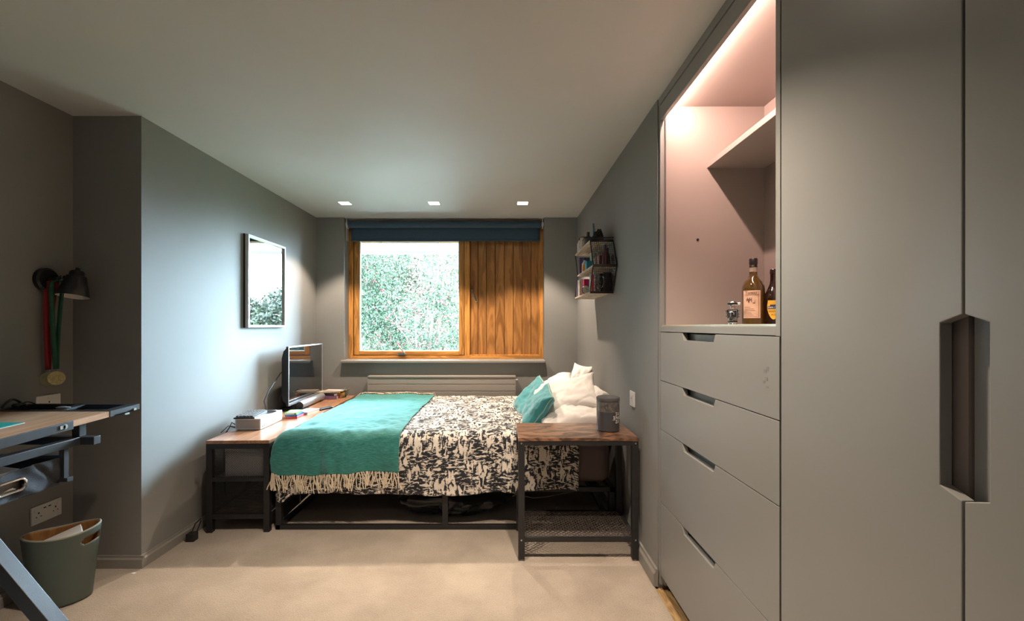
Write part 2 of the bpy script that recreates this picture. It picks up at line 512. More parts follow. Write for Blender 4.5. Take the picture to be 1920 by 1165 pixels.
# sill board with rounded nose and ears
s_ = MB().box(-1.662, 0.430, YB - .052, YB + .15, SILLZ - .030, SILLZ)
struct(s_.build('trim_1', TRIM, bevel=0.008, seg=3), 'grey painted window sill board with rounded nose')
# baseboards (moulded profile)
def base_prof(t, h): return [(0, 0), (t, 0), (t, h * .72), (t * .55, h * .84), (t * .5, h), (0, h)]
def baseboard(name, pts_fn, h=0.07, t=0.017):
    pass
b_ = MB().prism([(XL + a, b) for a, b in base_prof(.018, .064)], 'Y', YP, YB)
struct(b_.build('baseboard_left', TRIM))
b_ = MB().prism([(YP - a, b) for a, b in base_prof(.018, .064)], 'X', XA, XL + .018)
struct(b_.build('baseboard_chimney', TRIM))
b_ = MB().prism([(XA + a, b) for a, b in base_prof(.018, .064)], 'Y', YREAR, YP)
struct(b_.build('baseboard_alcove', TRIM))
b_ = MB().prism([(XR - a, b) for a, b in base_prof(.022, .085)], 'Y', 2.236, YB)
struct(b_.build('baseboard_right', TRIM))
b_ = MB().prism([(YB - a, b) for a, b in base_prof(.018, .064)], 'X', XL, XR)
struct(b_.build('baseboard_back', TRIM))

# ------------------------------------------------------------------ window
FY = 4.82
win = bpy.data.objects.new('window_1', None); COL.objects.link(win); win.location = (-0.6, FY, SILLZ); struct(win, 'orange stained timber window with one clear pane and one boarded shutter side')
f = MB()
f.box(WX0, -1.594, FY, FY + .09, SILLZ, CH)            # left stile
f.box(.385, WX1, FY, FY + .09, SILLZ, CH)
f.box(WX0, WX1, FY, FY + .09, CH - .06, CH)
f.build('outer_frame', PINEV, win, bevel=.003)
MB().box(-1.594, .385, FY, FY + .09, SILLZ, SILLZ + .034).build('bottom_rail', PINEH, win, bevel=.003)
f = MB()
f.box(-1.586, -1.532, FY + .008, FY + .07, SILLZ + .040, CH - .065)
f.box(-.469, -.418, FY + .008, FY + .07, SILLZ + .040, CH - .065)
sash = f.build('sash_stiles', PINEV, win, bevel=.004)
f = MB().box(-1.532, -.469, FY + .008, FY + .07, SILLZ + .040, SILLZ + .080).box(-1.532, -.469, FY + .008, FY + .07, CH - .12, CH - .065)
f.build('sash_rails', PINEH, win, bevel=.004)
MB().box(-.414, -.357, FY, FY + .085, SILLZ + .034, CH - .06).build('mullion', PINEV, win, bevel=.003)
MB().box(-1.60, -1.56, FY + .071, FY + .088, SILLZ + .03, CH - .06).box(-.44, -.40, FY + .071, FY + .084, SILLZ + .03, CH - .06).box(-1.56, -.44, FY + .071, FY + .088, SILLZ + .03, SILLZ + .055).build('rebate', PINEV, win)
g = MB()
for (a0, a1, c0, c1) in ((-1.532, -1.522, SILLZ + .08, CH - .12), (-.479, -.469, SILLZ + .08, CH - .12)):
    g.box(a0, a1, FY + .022, FY + .04, c0, c1)
g.box(-1.522, -.479, FY + .022, FY + .04, SILLZ + .08, SILLZ + .09)
g.build('glazing_bead', WHITEP, win)
MB().box(-1.524, -.477, FY + .028, FY + .033, SILLZ + .084, CH - .12).build('pane', mat_pane('window_glass'), win)
edges = [-.357, -.272, -.183, -.087, .010, .105, .200, .294, .385]
for i in range(8):
    a, b2 = edges[i] + .0015, edges[i + 1] - .0015
    z0, z1 = SILLZ + .036, CH - .062
    bd = MB().prism([(a, FY + .075), (a, FY + .045), (a + .004, FY + .040), (b2 - .004, FY + .040), (b2, FY + .045), (b2, FY + .075)], 'Z', z0, z1)
    bd.build('board', PINE, win)
MB().box(-.357, .385, FY + .076, FY + .088, SILLZ + .034, CH - .06).build('shutter_backing', PINEV, win)
f = MB().box(.374, .385, FY + .012, FY + .045, SILLZ + .034, CH - .06).box(-.357, .374, FY + .012, FY + .045, SILLZ + .034, SILLZ + .046)
f.build('shutter_bead', PINEV, win, bevel=.002)
h = MB().beam((-1.12, FY - .004, SILLZ + .052), (-1.04, FY - .004, SILLZ + .052), .018, .02).beam((-1.035, FY - .012, SILLZ + .055), (-1.085, FY - .075, SILLZ + .128), .014, .01).tube([(-1.085, FY - .075, SILLZ + .128), (-1.1, FY - .095, SILLZ + .15)], .008)
h.build('stay_handle', CHROME, win, bevel=.002)
h = MB().lathe([(.014, 0), (.014, .012)], 20, (-.335, FY + .028, 1.663), 'Y').tube([(-.335, FY + .03, 1.663), (-.335, FY + .002, 1.663)], .008)
h.beam((-.338, FY + .0, 1.672), (-.285, FY + .0, 1.54), .016, .011, up=(0, 1, 0))
h.build('lever_handle', CHROME, win, bevel=.002)

# roller blind
bl = thing('roller_blind', 'navy roller blind rolled up above the window', 'blind', (-.6, 4.735, CH))
BX0, BX1, BYc = -1.612, 0.392, 4.735
MB().lathe([(.036, BX0), (.036, BX1)], 28, (0, BYc, CH - .058), 'X').build('fabric_roll', NAVY, bl)
def bfn(u, v):
    z = CH - .06 - v * (CH - .06 - 2.182)
    return (BX0 + .012 + u * (BX1 - BX0 - .024), BYc + .036 - .002 * sin(v * pi) + 0.0008 * sin(u * 40), z)
MB().grid(bfn, 60, 6).build('blind_fabric', NAVY, bl, solid=.0016)
MB().box(BX0 + .012, BX1 - .012, BYc + .029, BYc + .041, 2.172, 2.190).build('bottom_bar', NAVY, bl, bevel=.003)
for xx in (BX0 - .014, BX1 + .014):
    MB().box(xx - .003, xx + .003, BYc - .03, BYc + .04, CH - .10, CH).lathe([(.02, -.012), (.026, -.006), (.026, .006), (.02, .012)], 20, (xx, BYc, CH - .058), 'X').build('bracket', WHITEP, bl)
ch = MB()
for k in range(26):
    ch.lathe([(0, -.0035), (.003, -.002), (.0035, 0), (.003, .002), (0, .0035)], 6, (BX0 - .013, BYc - .022, CH - .075 - k * .0062))
    ch.lathe([(0, -.0035), (.003, -.002), (.0035, 0), (.003, .002), (0, .0035)], 6, (BX0 - .013, BYc + .022, CH - .075 - k * .0062))
stuff(ch.build('bead_chain', WHITEP, bl))

# ------------------------------------------------------------------ outside
GREENG = mat('lawn', (0.16, 0.22, 0.09), 0.95, var=0.3, scale=3)
struct(MB().box(-40, 60, 8.2, 90, -.4, -.16).build('ground', GREENG), 'lawn beyond the window')
BOUNCE_PATIO = mat('pale_patio_bounce', (0.62, 0.61, 0.57), 0.8, var=0.08, scale=2)  # unseen pale paving, added to throw daylight up onto the ceiling
struct(MB().box(-14, 14, YB + .35, 8.2, -.4, -.15).build('ground', BOUNCE_PATIO), 'pale patio added out of view below the window to bounce light onto the ceiling')
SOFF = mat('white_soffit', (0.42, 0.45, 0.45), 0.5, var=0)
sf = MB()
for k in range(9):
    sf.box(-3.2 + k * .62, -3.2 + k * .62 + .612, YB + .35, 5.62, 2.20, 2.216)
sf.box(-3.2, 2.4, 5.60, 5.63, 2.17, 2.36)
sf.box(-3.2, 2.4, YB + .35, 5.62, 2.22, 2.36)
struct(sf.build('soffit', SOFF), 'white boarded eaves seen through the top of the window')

LEAFM = mat('pale_willow_leaf', (0.052, 0.095, 0.050), 0.5, var=0.6, scale=5)
DARKLEAF = mat('dark_conifer_leaf', (0.035, 0.045, 0.03), 0.6, var=0.5, scale=1)
LEAFM2 = mat('yellow_green_leaf', (0.12, 0.115, 0.075), 0.55, var=0.35, scale=5)
for m_ in (LEAFM, LEAFM2):
    m_.node_tree.nodes['Principled BSDF'].inputs['Transmission Weight'].default_value = 0.0
BERRY = mat('pink_berry', (0.34, 0.10, 0.11), 0.4, var=0.3, scale=4)
BARK = mat('grey_bark', (0.22, 0.18, 0.14), 0.9, var=0.3, scale=20)
def leaf_cloud(centers, radii, n_per, ln, wd, drop=0.3):
    V = []
    cs = []
    for c, r, n in zip(centers, radii, n_per):
        d = rng.normal(size=(n, 3)); d /= np.linalg.norm(d, axis=1)[:, None]
        rad = rng.uniform(0.35, 1.0, size=(n, 1)) ** 0.5
        p = np.array(c) + d * rad * np.array(r)
        cs.append(p)
    P = np.vstack(cs); n = len(P)
    a = rng.normal(size=(n, 3)); a[:, 2] -= drop; a /= np.linalg.norm(a, axis=1)[:, None]
    b = np.cross(a, rng.normal(size=(n, 3))); b /= np.linalg.norm(b, axis=1)[:, None]
    L = ln * rng.uniform(.6, 1.3, (n, 1)); W = wd * rng.uniform(.7, 1.3, (n, 1))
    v = np.stack([P, P + a * L * .45 + b * W, P + a * L, P + a * L * .45 - b * W], axis=1).reshape(-1, 3)
    f = np.arange(n * 4).reshape(-1, 4)
    return v, f, P
def np_obj(name, v, f, m, parent):
    me = bpy.data.meshes.new(name)
    off = np.array(parent.location)
    v = v - off
    me.vertices.add(len(v)); me.vertices.foreach_set('co', v.astype(np.float32).ravel())
    k = f.shape[1]
    me.loops.add(f.size); me.loops.foreach_set('vertex_index', f.astype(np.int32).ravel())
    me.polygons.add(len(f)); me.polygons.foreach_set('loop_start', np.arange(0, f.size, k, dtype=np.int32))
    me.update(calc_edges=True); me.validate()
    me.materials.append(m)
    o = bpy.data.objects.new(name, me); COL.objects.link(o); o.parent = parent
    return stuff(o)
def shrub(name, label, base, blobs, dens, leafm, ln=.075, wd=.011, nb=600, group=None, branches=14):
    t = thing(name, label, 'tree', base, 0, group)
    cs = [b[0] for b in blobs]; rs = [b[1] for b in blobs]
    ns = [int(dens * r[0] * r[2]) for r in rs]
    v, f, P = leaf_cloud(cs, rs, ns, ln, wd)
    np_obj('foliage', v, f, leafm, t)
    if nb:
        idx = rng.choice(len(P), nb, replace=False)
        C = P[idx]
        C = np.repeat(C, 6, axis=0) + rng.normal(scale=.022, size=(nb * 6, 3))
        q = .013
        octv = np.array([(q, 0, 0), (-q, 0, 0), (0, q, 0), (0, -q, 0), (0, 0, q), (0, 0, -q)])
        octf = np.array([(0, 2, 4), (2, 1, 4), (1, 3, 4), (3, 0, 4), (2, 0, 5), (1, 2, 5), (3, 1, 5), (0, 3, 5)])
        v = (C[:, None, :] + octv[None]).reshape(-1, 3)
        f = (np.arange(len(C))[:, None, None] * 6 + octf[None]).reshape(-1, 3)
        np_obj('berries', v, f, BERRY, t)
    br = MB()
    for k in range(branches):
        c = Vector(cs[k % len(cs)]); r = rs[k % len(cs)]
        e = c + Vector((random.uniform(-1, 1) * r[0] * .9, random.uniform(-1, .2) * r[1] * .9, random.uniform(-.3, .9) * r[2]))
        b0 = Vector(base) + Vector((random.uniform(-.1, .1), random.uniform(-.1, .1), 0))
        mid = b0.lerp(e, .5) + Vector((random.uniform(-.3, .3), random.uniform(-.3, .3), .3))
        pts = []
        for i in range(9):
            tt = i / 8
            pts.append(b0 * (1 - tt) ** 2 + mid * 2 * tt * (1 - tt) + e * tt ** 2)
        br.tube(pts, [.045 * (1 - .85 * i / 8) for i in range(9)], 6)
    stuff(br.build('branches', BARK, t))
    return t
GZ = -0.17
shrub('berry_tree', 'dense green tree with pink berries right of centre in the window view', (-1.45, 8.9, GZ),
      [((-1.35, 8.7, 1.0), (.75, .6, 1.1)), ((-1.2, 8.9, 2.3), (.42, .5, .8)), ((-1.75, 8.8, .4), (.9, .6, .9)), ((-.95, 8.8, .1), (.5, .6, .9))], 7200, LEAFM, nb=900)
shrub('berry_tree', 'pale green berry tree filling the left of the window view', (-2.75, 9.1, GZ),
      [((-2.7, 9.0, .9), (.85, .6, 1.0)), ((-3.2, 9.2, 1.7), (.9, .6, .8)), ((-2.3, 9.2, 1.6), (.5, .5, .7)), ((-2.9, 9.0, .0), (1.0, .6, .8)), ((-4.2, 9.4, 1.0), (.9, .6, 1.6)), ((-2.6, 9.3, 2.7), (.8, .5, .7)), ((-3.4, 9.4, 2.8), (.8, .5, .8))], 7500, LEAFM, nb=900)
shrub('autumn_tree', 'yellowish tree standing behind the pale green berry tree', (-4.6, 12.5, GZ),
      [((-4.2, 12.2, 2.4), (1.4, .9, 1.5)), ((-3.3, 12.4, 2.6), (1.0, .9, 1.2)), ((-2.6, 12.6, 1.2), (1.6, .8, 1.8)), ((-5.5, 12.5, 1.6), (1.2, .9, 2.2)), ((-3.4, 12.4, 3.6), (1.6, .9, 1.2)), ((-2.2, 12.3, 2.6), (.7, .8, 1.6))], 3000, LEAFM2, ln=.10, wd=.02, nb=260)
shrub('autumn_tree', 'slender yellow green tree at the right edge of the window view', (-1.0, 13.2, GZ),
      [((-1.3, 13.0, 2.2), (.55, .6, 1.5)), ((-1.6, 13.2, .8), (.8, .6, 1.4)), ((-1.35, 13.0, 3.4), (.6, .6, 1.0))], 2600, LEAFM2, ln=.10, wd=.02, nb=80, branches=10)
for i, (x, y, r, hh) in enumerate(((5.4, 21, 2.3, 2.6), (9.6, 22.5, 2.3, 2.3))):
    shrub('garden_tree', 'distant dark tree beyond the lawn, the ' + ('nearer taller' if i == 0 else 'farther lower') + ' of two, seen in the wall mirror', (x, y, GZ),
          [((x, y, hh - 1.2), (r, r * .7, 1.9))], 2600, DARKLEAF, ln=.2, wd=.05, nb=0, branches=5)
hd = thing('garden_hedge', 'low clipped hedge running along the far side of the lawn', 'hedge', (0, 26, GZ))
v, f, P = leaf_cloud([(x, 26, -.9) for x in range(-16, 26, 2)], [(1.5, .6, 1.3)] * 21, [900] * 21, .2, .05)
np_obj('foliage', v, f, LEAFM, hd)

# ------------------------------------------------------------------ built-in cabinet with open niche and drawers
XF = 0.765; CY0, CY1 = 1.2575, 2.236
cab = thing('niche_cabinet', 'built-in grey cabinet with lit open niche above four drawers', 'cabinet', (1.0, 1.75, 0))
c = MB()
c.box(XF, XF + .02, CY1 - .017, CY1, .02, CH).box(XF, XF + .022, CY0, CY0 + .021, 1.2535, CH)    # face stiles
c.box(XF + .02, 1.28, CY1 - .028, CY1 + .004, .02, CH)      # far side panel
c.box(XF + .022, 1.28, CY0 - .002, CY0 + .018, .02, CH)     # near side panel
c.build('side_panels', CAB, cab)
c = MB().box(XF + .022, 1.262, CY1 - .034, CY1 - .028, 1.262, 2.345).box(1.262, 1.275, CY0 + .018, CY1 - .028, 1.262, 2.345)
c.box(XF + .022, 1.262, CY0 + .018, CY0 + .021, 1.262, 2.345)
c.build('niche_lining', CABIN, cab)
MB().box(XF + .03, 1.275, CY0 + .018, CY1 - .028, 2.345, 2.36).build('niche_ceiling', CABIN, cab)
MB().box(XF, XF + .018, CY0 + .021, CY1 - .017, 2.288, 2.358).build('pelmet_rail', CAB, cab, bevel=.001)
MB().box(XF - .002, XF + .02, CY0, CY1, 2.3625, CH - .001).build('cornice', CAB, cab)
MB().box(XF, 1.275, CY0 + .021, CY1 - .017, 1.2535 + .001, 1.2795).build('counter', CAB, cab, bevel=.001)
gl = MB().box(XF + .002, 1.26, CY0 + .022, CY1 - .036, 1.2795, 1.2875)
gl.build('glass_top', mat('back_painted_glass', (0.42, 0.45, 0.40), 0.06, var=0, coat=1.0), cab, bevel=.0015)
MB().box(.985, 1.262, CY0 + .021, CY1 - .034, 2.046, 2.071).build('shelf', CABIN, cab, bevel=.001)
MB().tube([(.94, CY1 - .034, 1.70), (.94, CY1 - .037, 1.70)], .006, 12).build('cable_hole', DARKGAP, cab)
_s = lambda px, py, Y=2.2: ((px - 944) * Y / 853, 1.281 - (py - 612) * Y / 853)
mats_back = MB().box(XF + .02, 1.28, CY0 + .02, CY1 - .03, .03, .05)
# drawers
DZ = [(1.0195, 1.2515), (.7815, 1.0165), (.429, .7785), (.07, .426)]
for i, (z0, z1) in enumerate(DZ):
    y0, y1 = CY0 + .004, CY1 - .021
    ya, yb = 1.655, 1.935        # finger scoop
    d_ = .030
    poly = [(y0, z0), (y1, z0), (y1, z1), (yb + .012, z1), (yb - .004, z1 - d_), (ya + .004, z1 - d_), (ya - .012, z1), (y0, z1)]
    dr = MB().prism(poly, 'X', XF, XF + .020).build('drawer', CAB, cab, bevel=.0008)
    MB().box(XF + .032, XF + .044, y0 + .03, y1 - .03, z0 + .01, z1 - .004).box(XF + .020, XF + .044, ya - .02, yb + .02, z1 - .045, z1 - .039).build('drawer_box', CAB, dr)
MB().box(XF + .046, XF + .05, CY0 + .018, CY1 - .028, .05, 1.2535).build('drawer_shade_sheet', DARKGAP, cab)  # black sheet painted in for the darkness behind the drawer gaps
MB().box(XF + .05, XF + .07, CY0, CY1, -.012, .068).build('plinth', DARKGAP, cab)
sm = mat('faint_smudge', (0.19, 0.19, 0.183), 0.3, var=0)
sg = MB()
for (yy, zz, ww, hh) in ((1.318, 1.158, .006, .012), (1.330, 1.150, .008, .010), (1.324, 1.128, .007, .010), (1.336, 1.118, .005, .008), (1.320, 1.104, .006, .006)):
    sg.box(XF - .0004, XF, yy - ww, yy + ww, zz - hh / 2, zz + hh / 2)
sg.build('smudges', sm, cab)
# LED strip behind the pelmet
led = thing('led_strip', 'warm pink LED strip hidden behind the top rail of the niche', 'light', (XF + .03, 1.75, 2.33))
MB().box(XF + .019, XF + .024, CY0 + .03, CY1 - .04, 2.326, 2.336).build('strip', mat_emit('led_glow', (1.0, 0.70, 0.58), 3.0), led)
ld = bpy.data.lights.new('led', 'AREA'); ld.shape = 'RECTANGLE'; ld.size = .90; ld.size_y = .012
ld.energy = 6.0; ld.color = (1.0, 0.66, 0.54); ld.cycles.cast_shadow = True
lo = bpy.data.objects.new('led_lamp', ld); COL.objects.link(lo); lo.parent = led
lo.rotation_euler = Vector((-1.0, 0, 0.62)).to_track_quat('Z', 'X').to_euler()
lo.rotation_euler = (0, 0, 0)
def aim(o, local_loc, direction, long_axis):
    z = -Vector(direction).normalized(); x = Vector(long_axis).normalized(); y = z.cross(x)
    M = Matrix((x, y, z)).transposed().to_4x4(); M.translation = Vector(local_loc); o.matrix_local = M
aim(lo, (.0, 0, .0), (1, 0, -.9), (0, 1, 0))

# wardrobe with tall doors
wd = thing('wardrobe', 'tall grey built-in wardrobe with cut-out finger grips, nearest the camera', 'wardrobe', (1.0, 0, 0))
def door_panel(y0, y1, cut_at):
    """one door; cut_at tells which vertical edge carries half of the hexagonal grip"""
    zt, zb = 2.358, .07
    cz0, cz1, e0, e1, hw = .9895, 1.301, 1.003, 1.287, .0385
    if cut_at == 'low':
        poly = [(y0, zb), (y1, zb), (y1, zt), (y0, zt), (y0, cz1), (y0 + hw, e1), (y0 + hw, e0), (y0, cz0)]
    elif cut_at == 'high':
        poly = [(y0, zb), (y1, zb), (y1, cz0), (y1 - hw, e0), (y1 - hw, e1), (y1, cz1), (y1, zt), (y0, zt)]
    else:
        poly = [(y0, zb), (y1, zb), (y1, zt), (y0, zt)]
    return MB().prism(poly, 'X', XF, XF + .022)
ydoor = CY0 - .004
for i in range(4):
    y1 = ydoor; y0 = ydoor - .4945
    door_panel(y0, y1, 'low' if i % 2 == 0 else 'high').build('door', CAB, wd, bevel=.0015)
    ydoor = y0 - .0045
c = MB()
c.box(XF + .028, 1.28, -.98, CY0 - .006, .06, .08).box(XF + .028, 1.28, -.98, CY0 - .006, 2.34, 2.358)
c.box(1.27, 1.285, -.98, CY0 - .006, .06, 2.358)
c.build('carcass', CABIN, wd)
MB().box(XF - .002, XF + .02, -.98, CY0, 2.3625, CH - .001).build('cornice', CAB, wd)
MB().box(XF + .052, 1.27, .722, .740, .08, 2.34).build('partition', CAB, wd)
MB().box(XF + .036, XF + .052, .7835, .98, .90, 1.40).build('inner_drawer_front', CABIN, wd)
MB().box(XF + .036, XF + .052, .700, .7735, .08, 2.34).build('centre_stile', CAB, wd)
MB().box(XF + .09, XF + .094, .70, 1.0, .5, 1.8).build('grip_shade_sheet', DARKGAP, wd)  # black sheet standing in for the dark hollow behind the finger grip
MB().box(XF + .05, XF + .07, -.98, CY0 - .002, -.012, .066).build('plinth', DARKGAP, wd)
MB().box(XF, 1.28, -.98, -.76, .07, 2.358).build('end_panel', CAB, wd)
struct(MB().box(XF, 1.29, YREAR, -.99, -.012, CH).build('wall_wardrobe_end', WALL))

# ------------------------------------------------------------------ ceiling downlights
def downlight(x, y, power, angle, blend, label, group='square plaster-in ceiling downlights'):
    t = thing('downlight', label, 'light', (x, y, CH), 0, group)
    q = .046
    tr = MB()
    for (a, b, c_, d) in ((-q - .006, q + .006, -q - .006, -q), (-q - .006, q + .006, q, q + .006), (-q - .006, -q, -q, q), (q, q + .006, -q, q)):
        tr.box(x + a, x + b, y + c_, y + d, CH - .003, CH + .001)
    tr.build('trim_ring', CEIL, t)
    MB().box(x - q, x + q, y - q, y + q, CH - .002, CH - .0005).build('lens', mat_emit('downlight_glow', (1.0, 0.82, 0.66), 9.0), t)
    l = bpy.data.lights.new('downlight_lamp', 'SPOT'); l.energy = power; l.color = SPOT_COL
    l.spot_size = radians(angle); l.spot_blend = blend; l.shadow_soft_size = .022
    lo = bpy.data.objects.new('downlight_lamp', l); COL.objects.link(lo); lo.parent = t; lo.location = (0, 0, -.012)
    return t
downlight(-1.44, 4.13, SPOT_BACK, 96, .35, 'square recessed ceiling light, leftmost of the three by the window')
downlight(-.63, 4.13, SPOT_BACK, 96, .35, 'square recessed ceiling light, middle one of the three by the window')
downlight(.174, 4.13, SPOT_BACK, 96, .35, 'square recessed ceiling light, rightmost of the three by the window')
downlight(-.556, 1.50, SPOT_NEAR, 100, .8, 'square recessed ceiling light at the top edge of the picture')
downlight(.25, 1.46, SPOT_NEAR, 110, .8, 'square recessed ceiling light just above the camera view, to the right')
downlight(-.6, -.4, FILL_NEAR, 150, .5, 'added fill light behind the camera, shaped like the square ceiling lights')  # weak unseen fill, added to lift the near end of the room

# ------------------------------------------------------------------ radiator
rd = thing('radiator', 'wide flat grooved radiator under the window', 'radiator', (-.62, 4.6, .13))
RX0, RX1 = -1.372, .124
p_ = MB()
z = .13
while z < .735:
    p_.prism([(4.60, z), (4.594, z + .004), (4.594, z + .0655), (4.60, z + .0695)], 'X', RX0 + .006, RX1 - .006); z += .0705
p_.box(RX0 + .006, RX1 - .006, 4.60, 4.61, .13, .765)
p_.build('front_panel', RADM, rd)
MB().box(RX0, RX1, 4.588, 4.675, .762, .778).build('top_cover', RADM, rd, bevel=.002)
for x_ in (RX0, RX1 - .006): MB().box(x_, x_ + .006, 4.59, 4.675, .13, .762).build('end_cover', RADM, rd)
MB().lathe([(.006, 0), (.007, .02)], 10, (RX1, 4.61, .74), 'X').build('bleed_valve', WHITEP, rd)
for x_ in (-1.2, -.1): MB().box(x_, x_ + .04, 4.61, 4.679, .25, .7).build('wall_bracket', RADM, rd)

# ------------------------------------------------------------------ bed
FX0, FX1, FY0, FY1 = -1.435, .70, 2.862, 4.42
bed = thing('bed_frame', 'low black metal bed frame standing on the carpet', 'bed', (-.37, 3.6, 0))
f = MB()
f.box(FX0, FX1, FY0, FY0 + .03, 0.0, .028).box(FX0, FX1, FY1 - .03, FY1, 0, .028)
f.box(FX0, FX0 + .03, FY0, FY1, 0, .028).box(FX1 - .03, FX1, FY0, FY1, 0, .028)
f.build('floor_rail', BLACKM, bed, bevel=.002)
f = MB()
f.box(FX0, FX1, FY0, FY0 + .03, .238, .268).box(FX0, FX1, FY1 - .03, FY1, .238, .268)
f.box(FX0, FX0 + .03, FY0, FY1, .238, .268).box(FX1 - .03, FX1, FY0, FY1, .238, .268)
f.build('side_rail', BLACKM, bed, bevel=.002)
for (x, y) in ((FX0, FY0), (-.385, FY0), (FX1 - .035, FY0), (FX0, FY1 - .035), (-.385, FY1 - .035), (FX1 - .035, FY1 - .035)):
    MB().box(x, x + .035, y, y + .035, .028, .238).build('leg', BLACKM, bed, bevel=.002)
for i in range(9):
    x = -1.33 + i * .235
    MB().box(x, x + .05, FY0 + .03, FY1 - .03, .262, .274).build('slat', BLACKM, bed)
for (y) in (3.35, 3.9):
    MB().box(FX0 + .03, FX1 - .03, y, y + .03, .236, .26).build('cross_rail', BLACKM, bed)
MX0, MX1, MY0, MY1, MZ0, MZ1 = -1.375, .685, 2.885, 4.40, .276, .545
mt = MB().box(MX0, MX1, MY0, MY1, MZ0, MZ1).build('mattress', SHEET, bevel=.07, seg=6)
mt.data.polygons.foreach_set('use_smooth', [True] * len(mt.data.polygons))
tag(mt, 'mattress in a mauve grey fitted sheet lying on the bed frame', 'mattress')

R_ = .075
def bend(d, r=R_):
    if d <= 0: return 0.0, 0.0, 0.0
    if d < pi * r / 2: return r * sin(d / r), r * (1 - cos(d / r)), d / r
    return r, r + d - pi * r / 2, pi / 2
YF0 = 2.935; XL0 = -1.345; ZT = .582
def cloth(a, b, off, wr=1.0):
    """a, b: cloth coordinates along X and Y; beyond the mattress edge the cloth hangs down"""
    fy, dz1, th1 = bend(YF0 - b)
    fx, dz2, th2 = bend(XL0 - a)
    y = (b if b > YF0 else YF0 - fy); x = (a if a > XL0 else XL0 - fx)
    k1 = min(1, dz1 / .32); k2 = min(1, dz2 / .2)
    dz = sqrt(dz1 ** 2 + dz2 ** 2) if (dz1 > 0 and dz2 > 0) else dz1 + dz2
    dz = max(dz, dz1, dz2) if dz1 * dz2 > 0 else dz
    n = Vector((-sin(th2) * cos(th1 * .7), -sin(th1), max(.0, cos(th1) * cos(th2)))).normalized()
    wv = (.012 * fbm(a * 2.3, b * 2.6, 1.0) + .007 * fbm(a * 6, b * 7, 5.0, 2) + .003 * fbm(a * 16, b * 18, 2, 2)) * wr
    fold = 0
    if dz1 > 0: fold = k1 * (.018 * fbm(a * 3.2, 3.3, 0, 2) + .010 * sin(a * 13 + 2 * fbm(a * 2, 0, 0)) + .006 * fbm(a * 14, dz1 * 4, 8, 2)) + .012 * sin(min(1, k1) * pi)
    p = Vector((x, y, ZT - dz)) + n * (off + wv + fold)
    return p
def interp(x, tab):
    for (x0, y0), (x1, y1) in zip(tab, tab[1:]):
        if x <= x1: return y0 + (y1 - y0) * max(0, (x - x0)) / (x1 - x0)
    return tab[-1][1]
DUV_A0, DUV_A1, DUV_B1 = -1.56, .47, 4.43
def hem(a): return interp(a, [(-1.56, .345), (-1.45, .395), (-1.38, .405), (-1.31, .345), (-1.0, .345), (-.6, .358), (-.3, .352), (0, .338), (.25, .322), (.47, .318)]) + .008 * fbm(a * 6, 2, 2, 2)
def duv(u, v):
    a = DUV_A0 + (DUV_A1 - DUV_A0) * u
    bmin = YF0 - (hem(a) + .043)
    b = DUV_B1 + (bmin - DUV_B1) * v
    r = cloth(a, b, .008)
    if u > .965:  # rolled right edge
        r.z -= .022 * ((u - .965) / .035) ** 2
    r.z += .022 * max(0, 1 - abs(v - .02) * 20)*0
    return r
def duv_uv(u, v):
    a = DUV_A0 + (DUV_A1 - DUV_A0) * u
    return (a, DUV_B1 + (YF0 - .40 - DUV_B1) * v)
duvet = MB().grid(duv, 230, 200, uvfn=duv_uv).build('duvet', mat_duvet(), solid=.026, fixn=False)
tag(duvet, 'cream duvet with black brush-stroke print spread over the bed', 'duvet')
# throw blanket
TA0, TA1 = -1.475, -.675
def th_a(u, v):
    lo = TA0 + .03 * sin(v * 5) + (.06 * (1 - v)); hi = TA1 + .02 * (v) + .008 * sin(v * 9)
    return lo + (hi - lo) * u
def thhem(a): return .215 + .012 * sin(a * 9 + 1) + .004 * sin(a * 31)
def thr(u, v):
    a = th_a(u, v); bmin = YF0 - (thhem(a) + .043)
    b = 4.425 + (bmin - 4.425) * v
    p = cloth(a, b, .034, 1.15)
    w_ = .006 * fbm(a * 9, b * 9, 11, 3)
    # one pronounced vertical pleat on the hanging part
    pl = math.exp(-((a + 1.10 - (v - .9) * .25) / .03) ** 2) * max(0, (v - .82) / .18)
    p.y -= .030 * pl; p.z += w_
    hg = max(0, (v - .80) / .2)
    p.y += hg * (.010 * sin(a * 17 + 2) + .012 * fbm(a * 5, v * 6, 21, 2)); p.z += hg * .012 * sin(a * 8 + 1)
    return p
def thr_uv(u, v): return (th_a(u, v), 4.42 - 1.75 * v)
throw = thing('throw_blanket', 'teal wool throw with cream fringe laid across the foot of the bed', 'blanket', (-1.0, 3.6, ZT))
MB().grid(thr, 110, 190, uvfn=thr_uv).build('blanket_cloth', mat_wool(), throw, solid=.006, fixn=False)
fr = MB()
NS = 96
for i in range(NS):
    u = (i + .5) / NS
    for end in (1, 0):
        p0 = thr(u, 1.0 if end else 0.0)
        pts = []; L = .098 * random.uniform(.8, 1.1)
        dx = random.uniform(-.010, .010) + .024 * sin(i * .55); ph = random.uniform(0, 6)
        for k in range(6):
            t = k / 5
            if end:
                pts.append(Vector((p0.x + dx * t ** 1.3 + .005 * sin(ph + t * 5), p0.y - .006 + .004 * sin(ph * 2 + t * 4) - .004 * t, p0.z + .004 - L * t)))
            else:
                pts.append(Vector((p0.x + dx * t, p0.y + L * .35 * t, p0.z + .006 + .012 * sin(t * 3 + ph * .2) - .02 * t * t)))
        fr.tube(pts, .0031, 5, cap=False)
stuff(fr.build('fringe', FRINGE, throw))

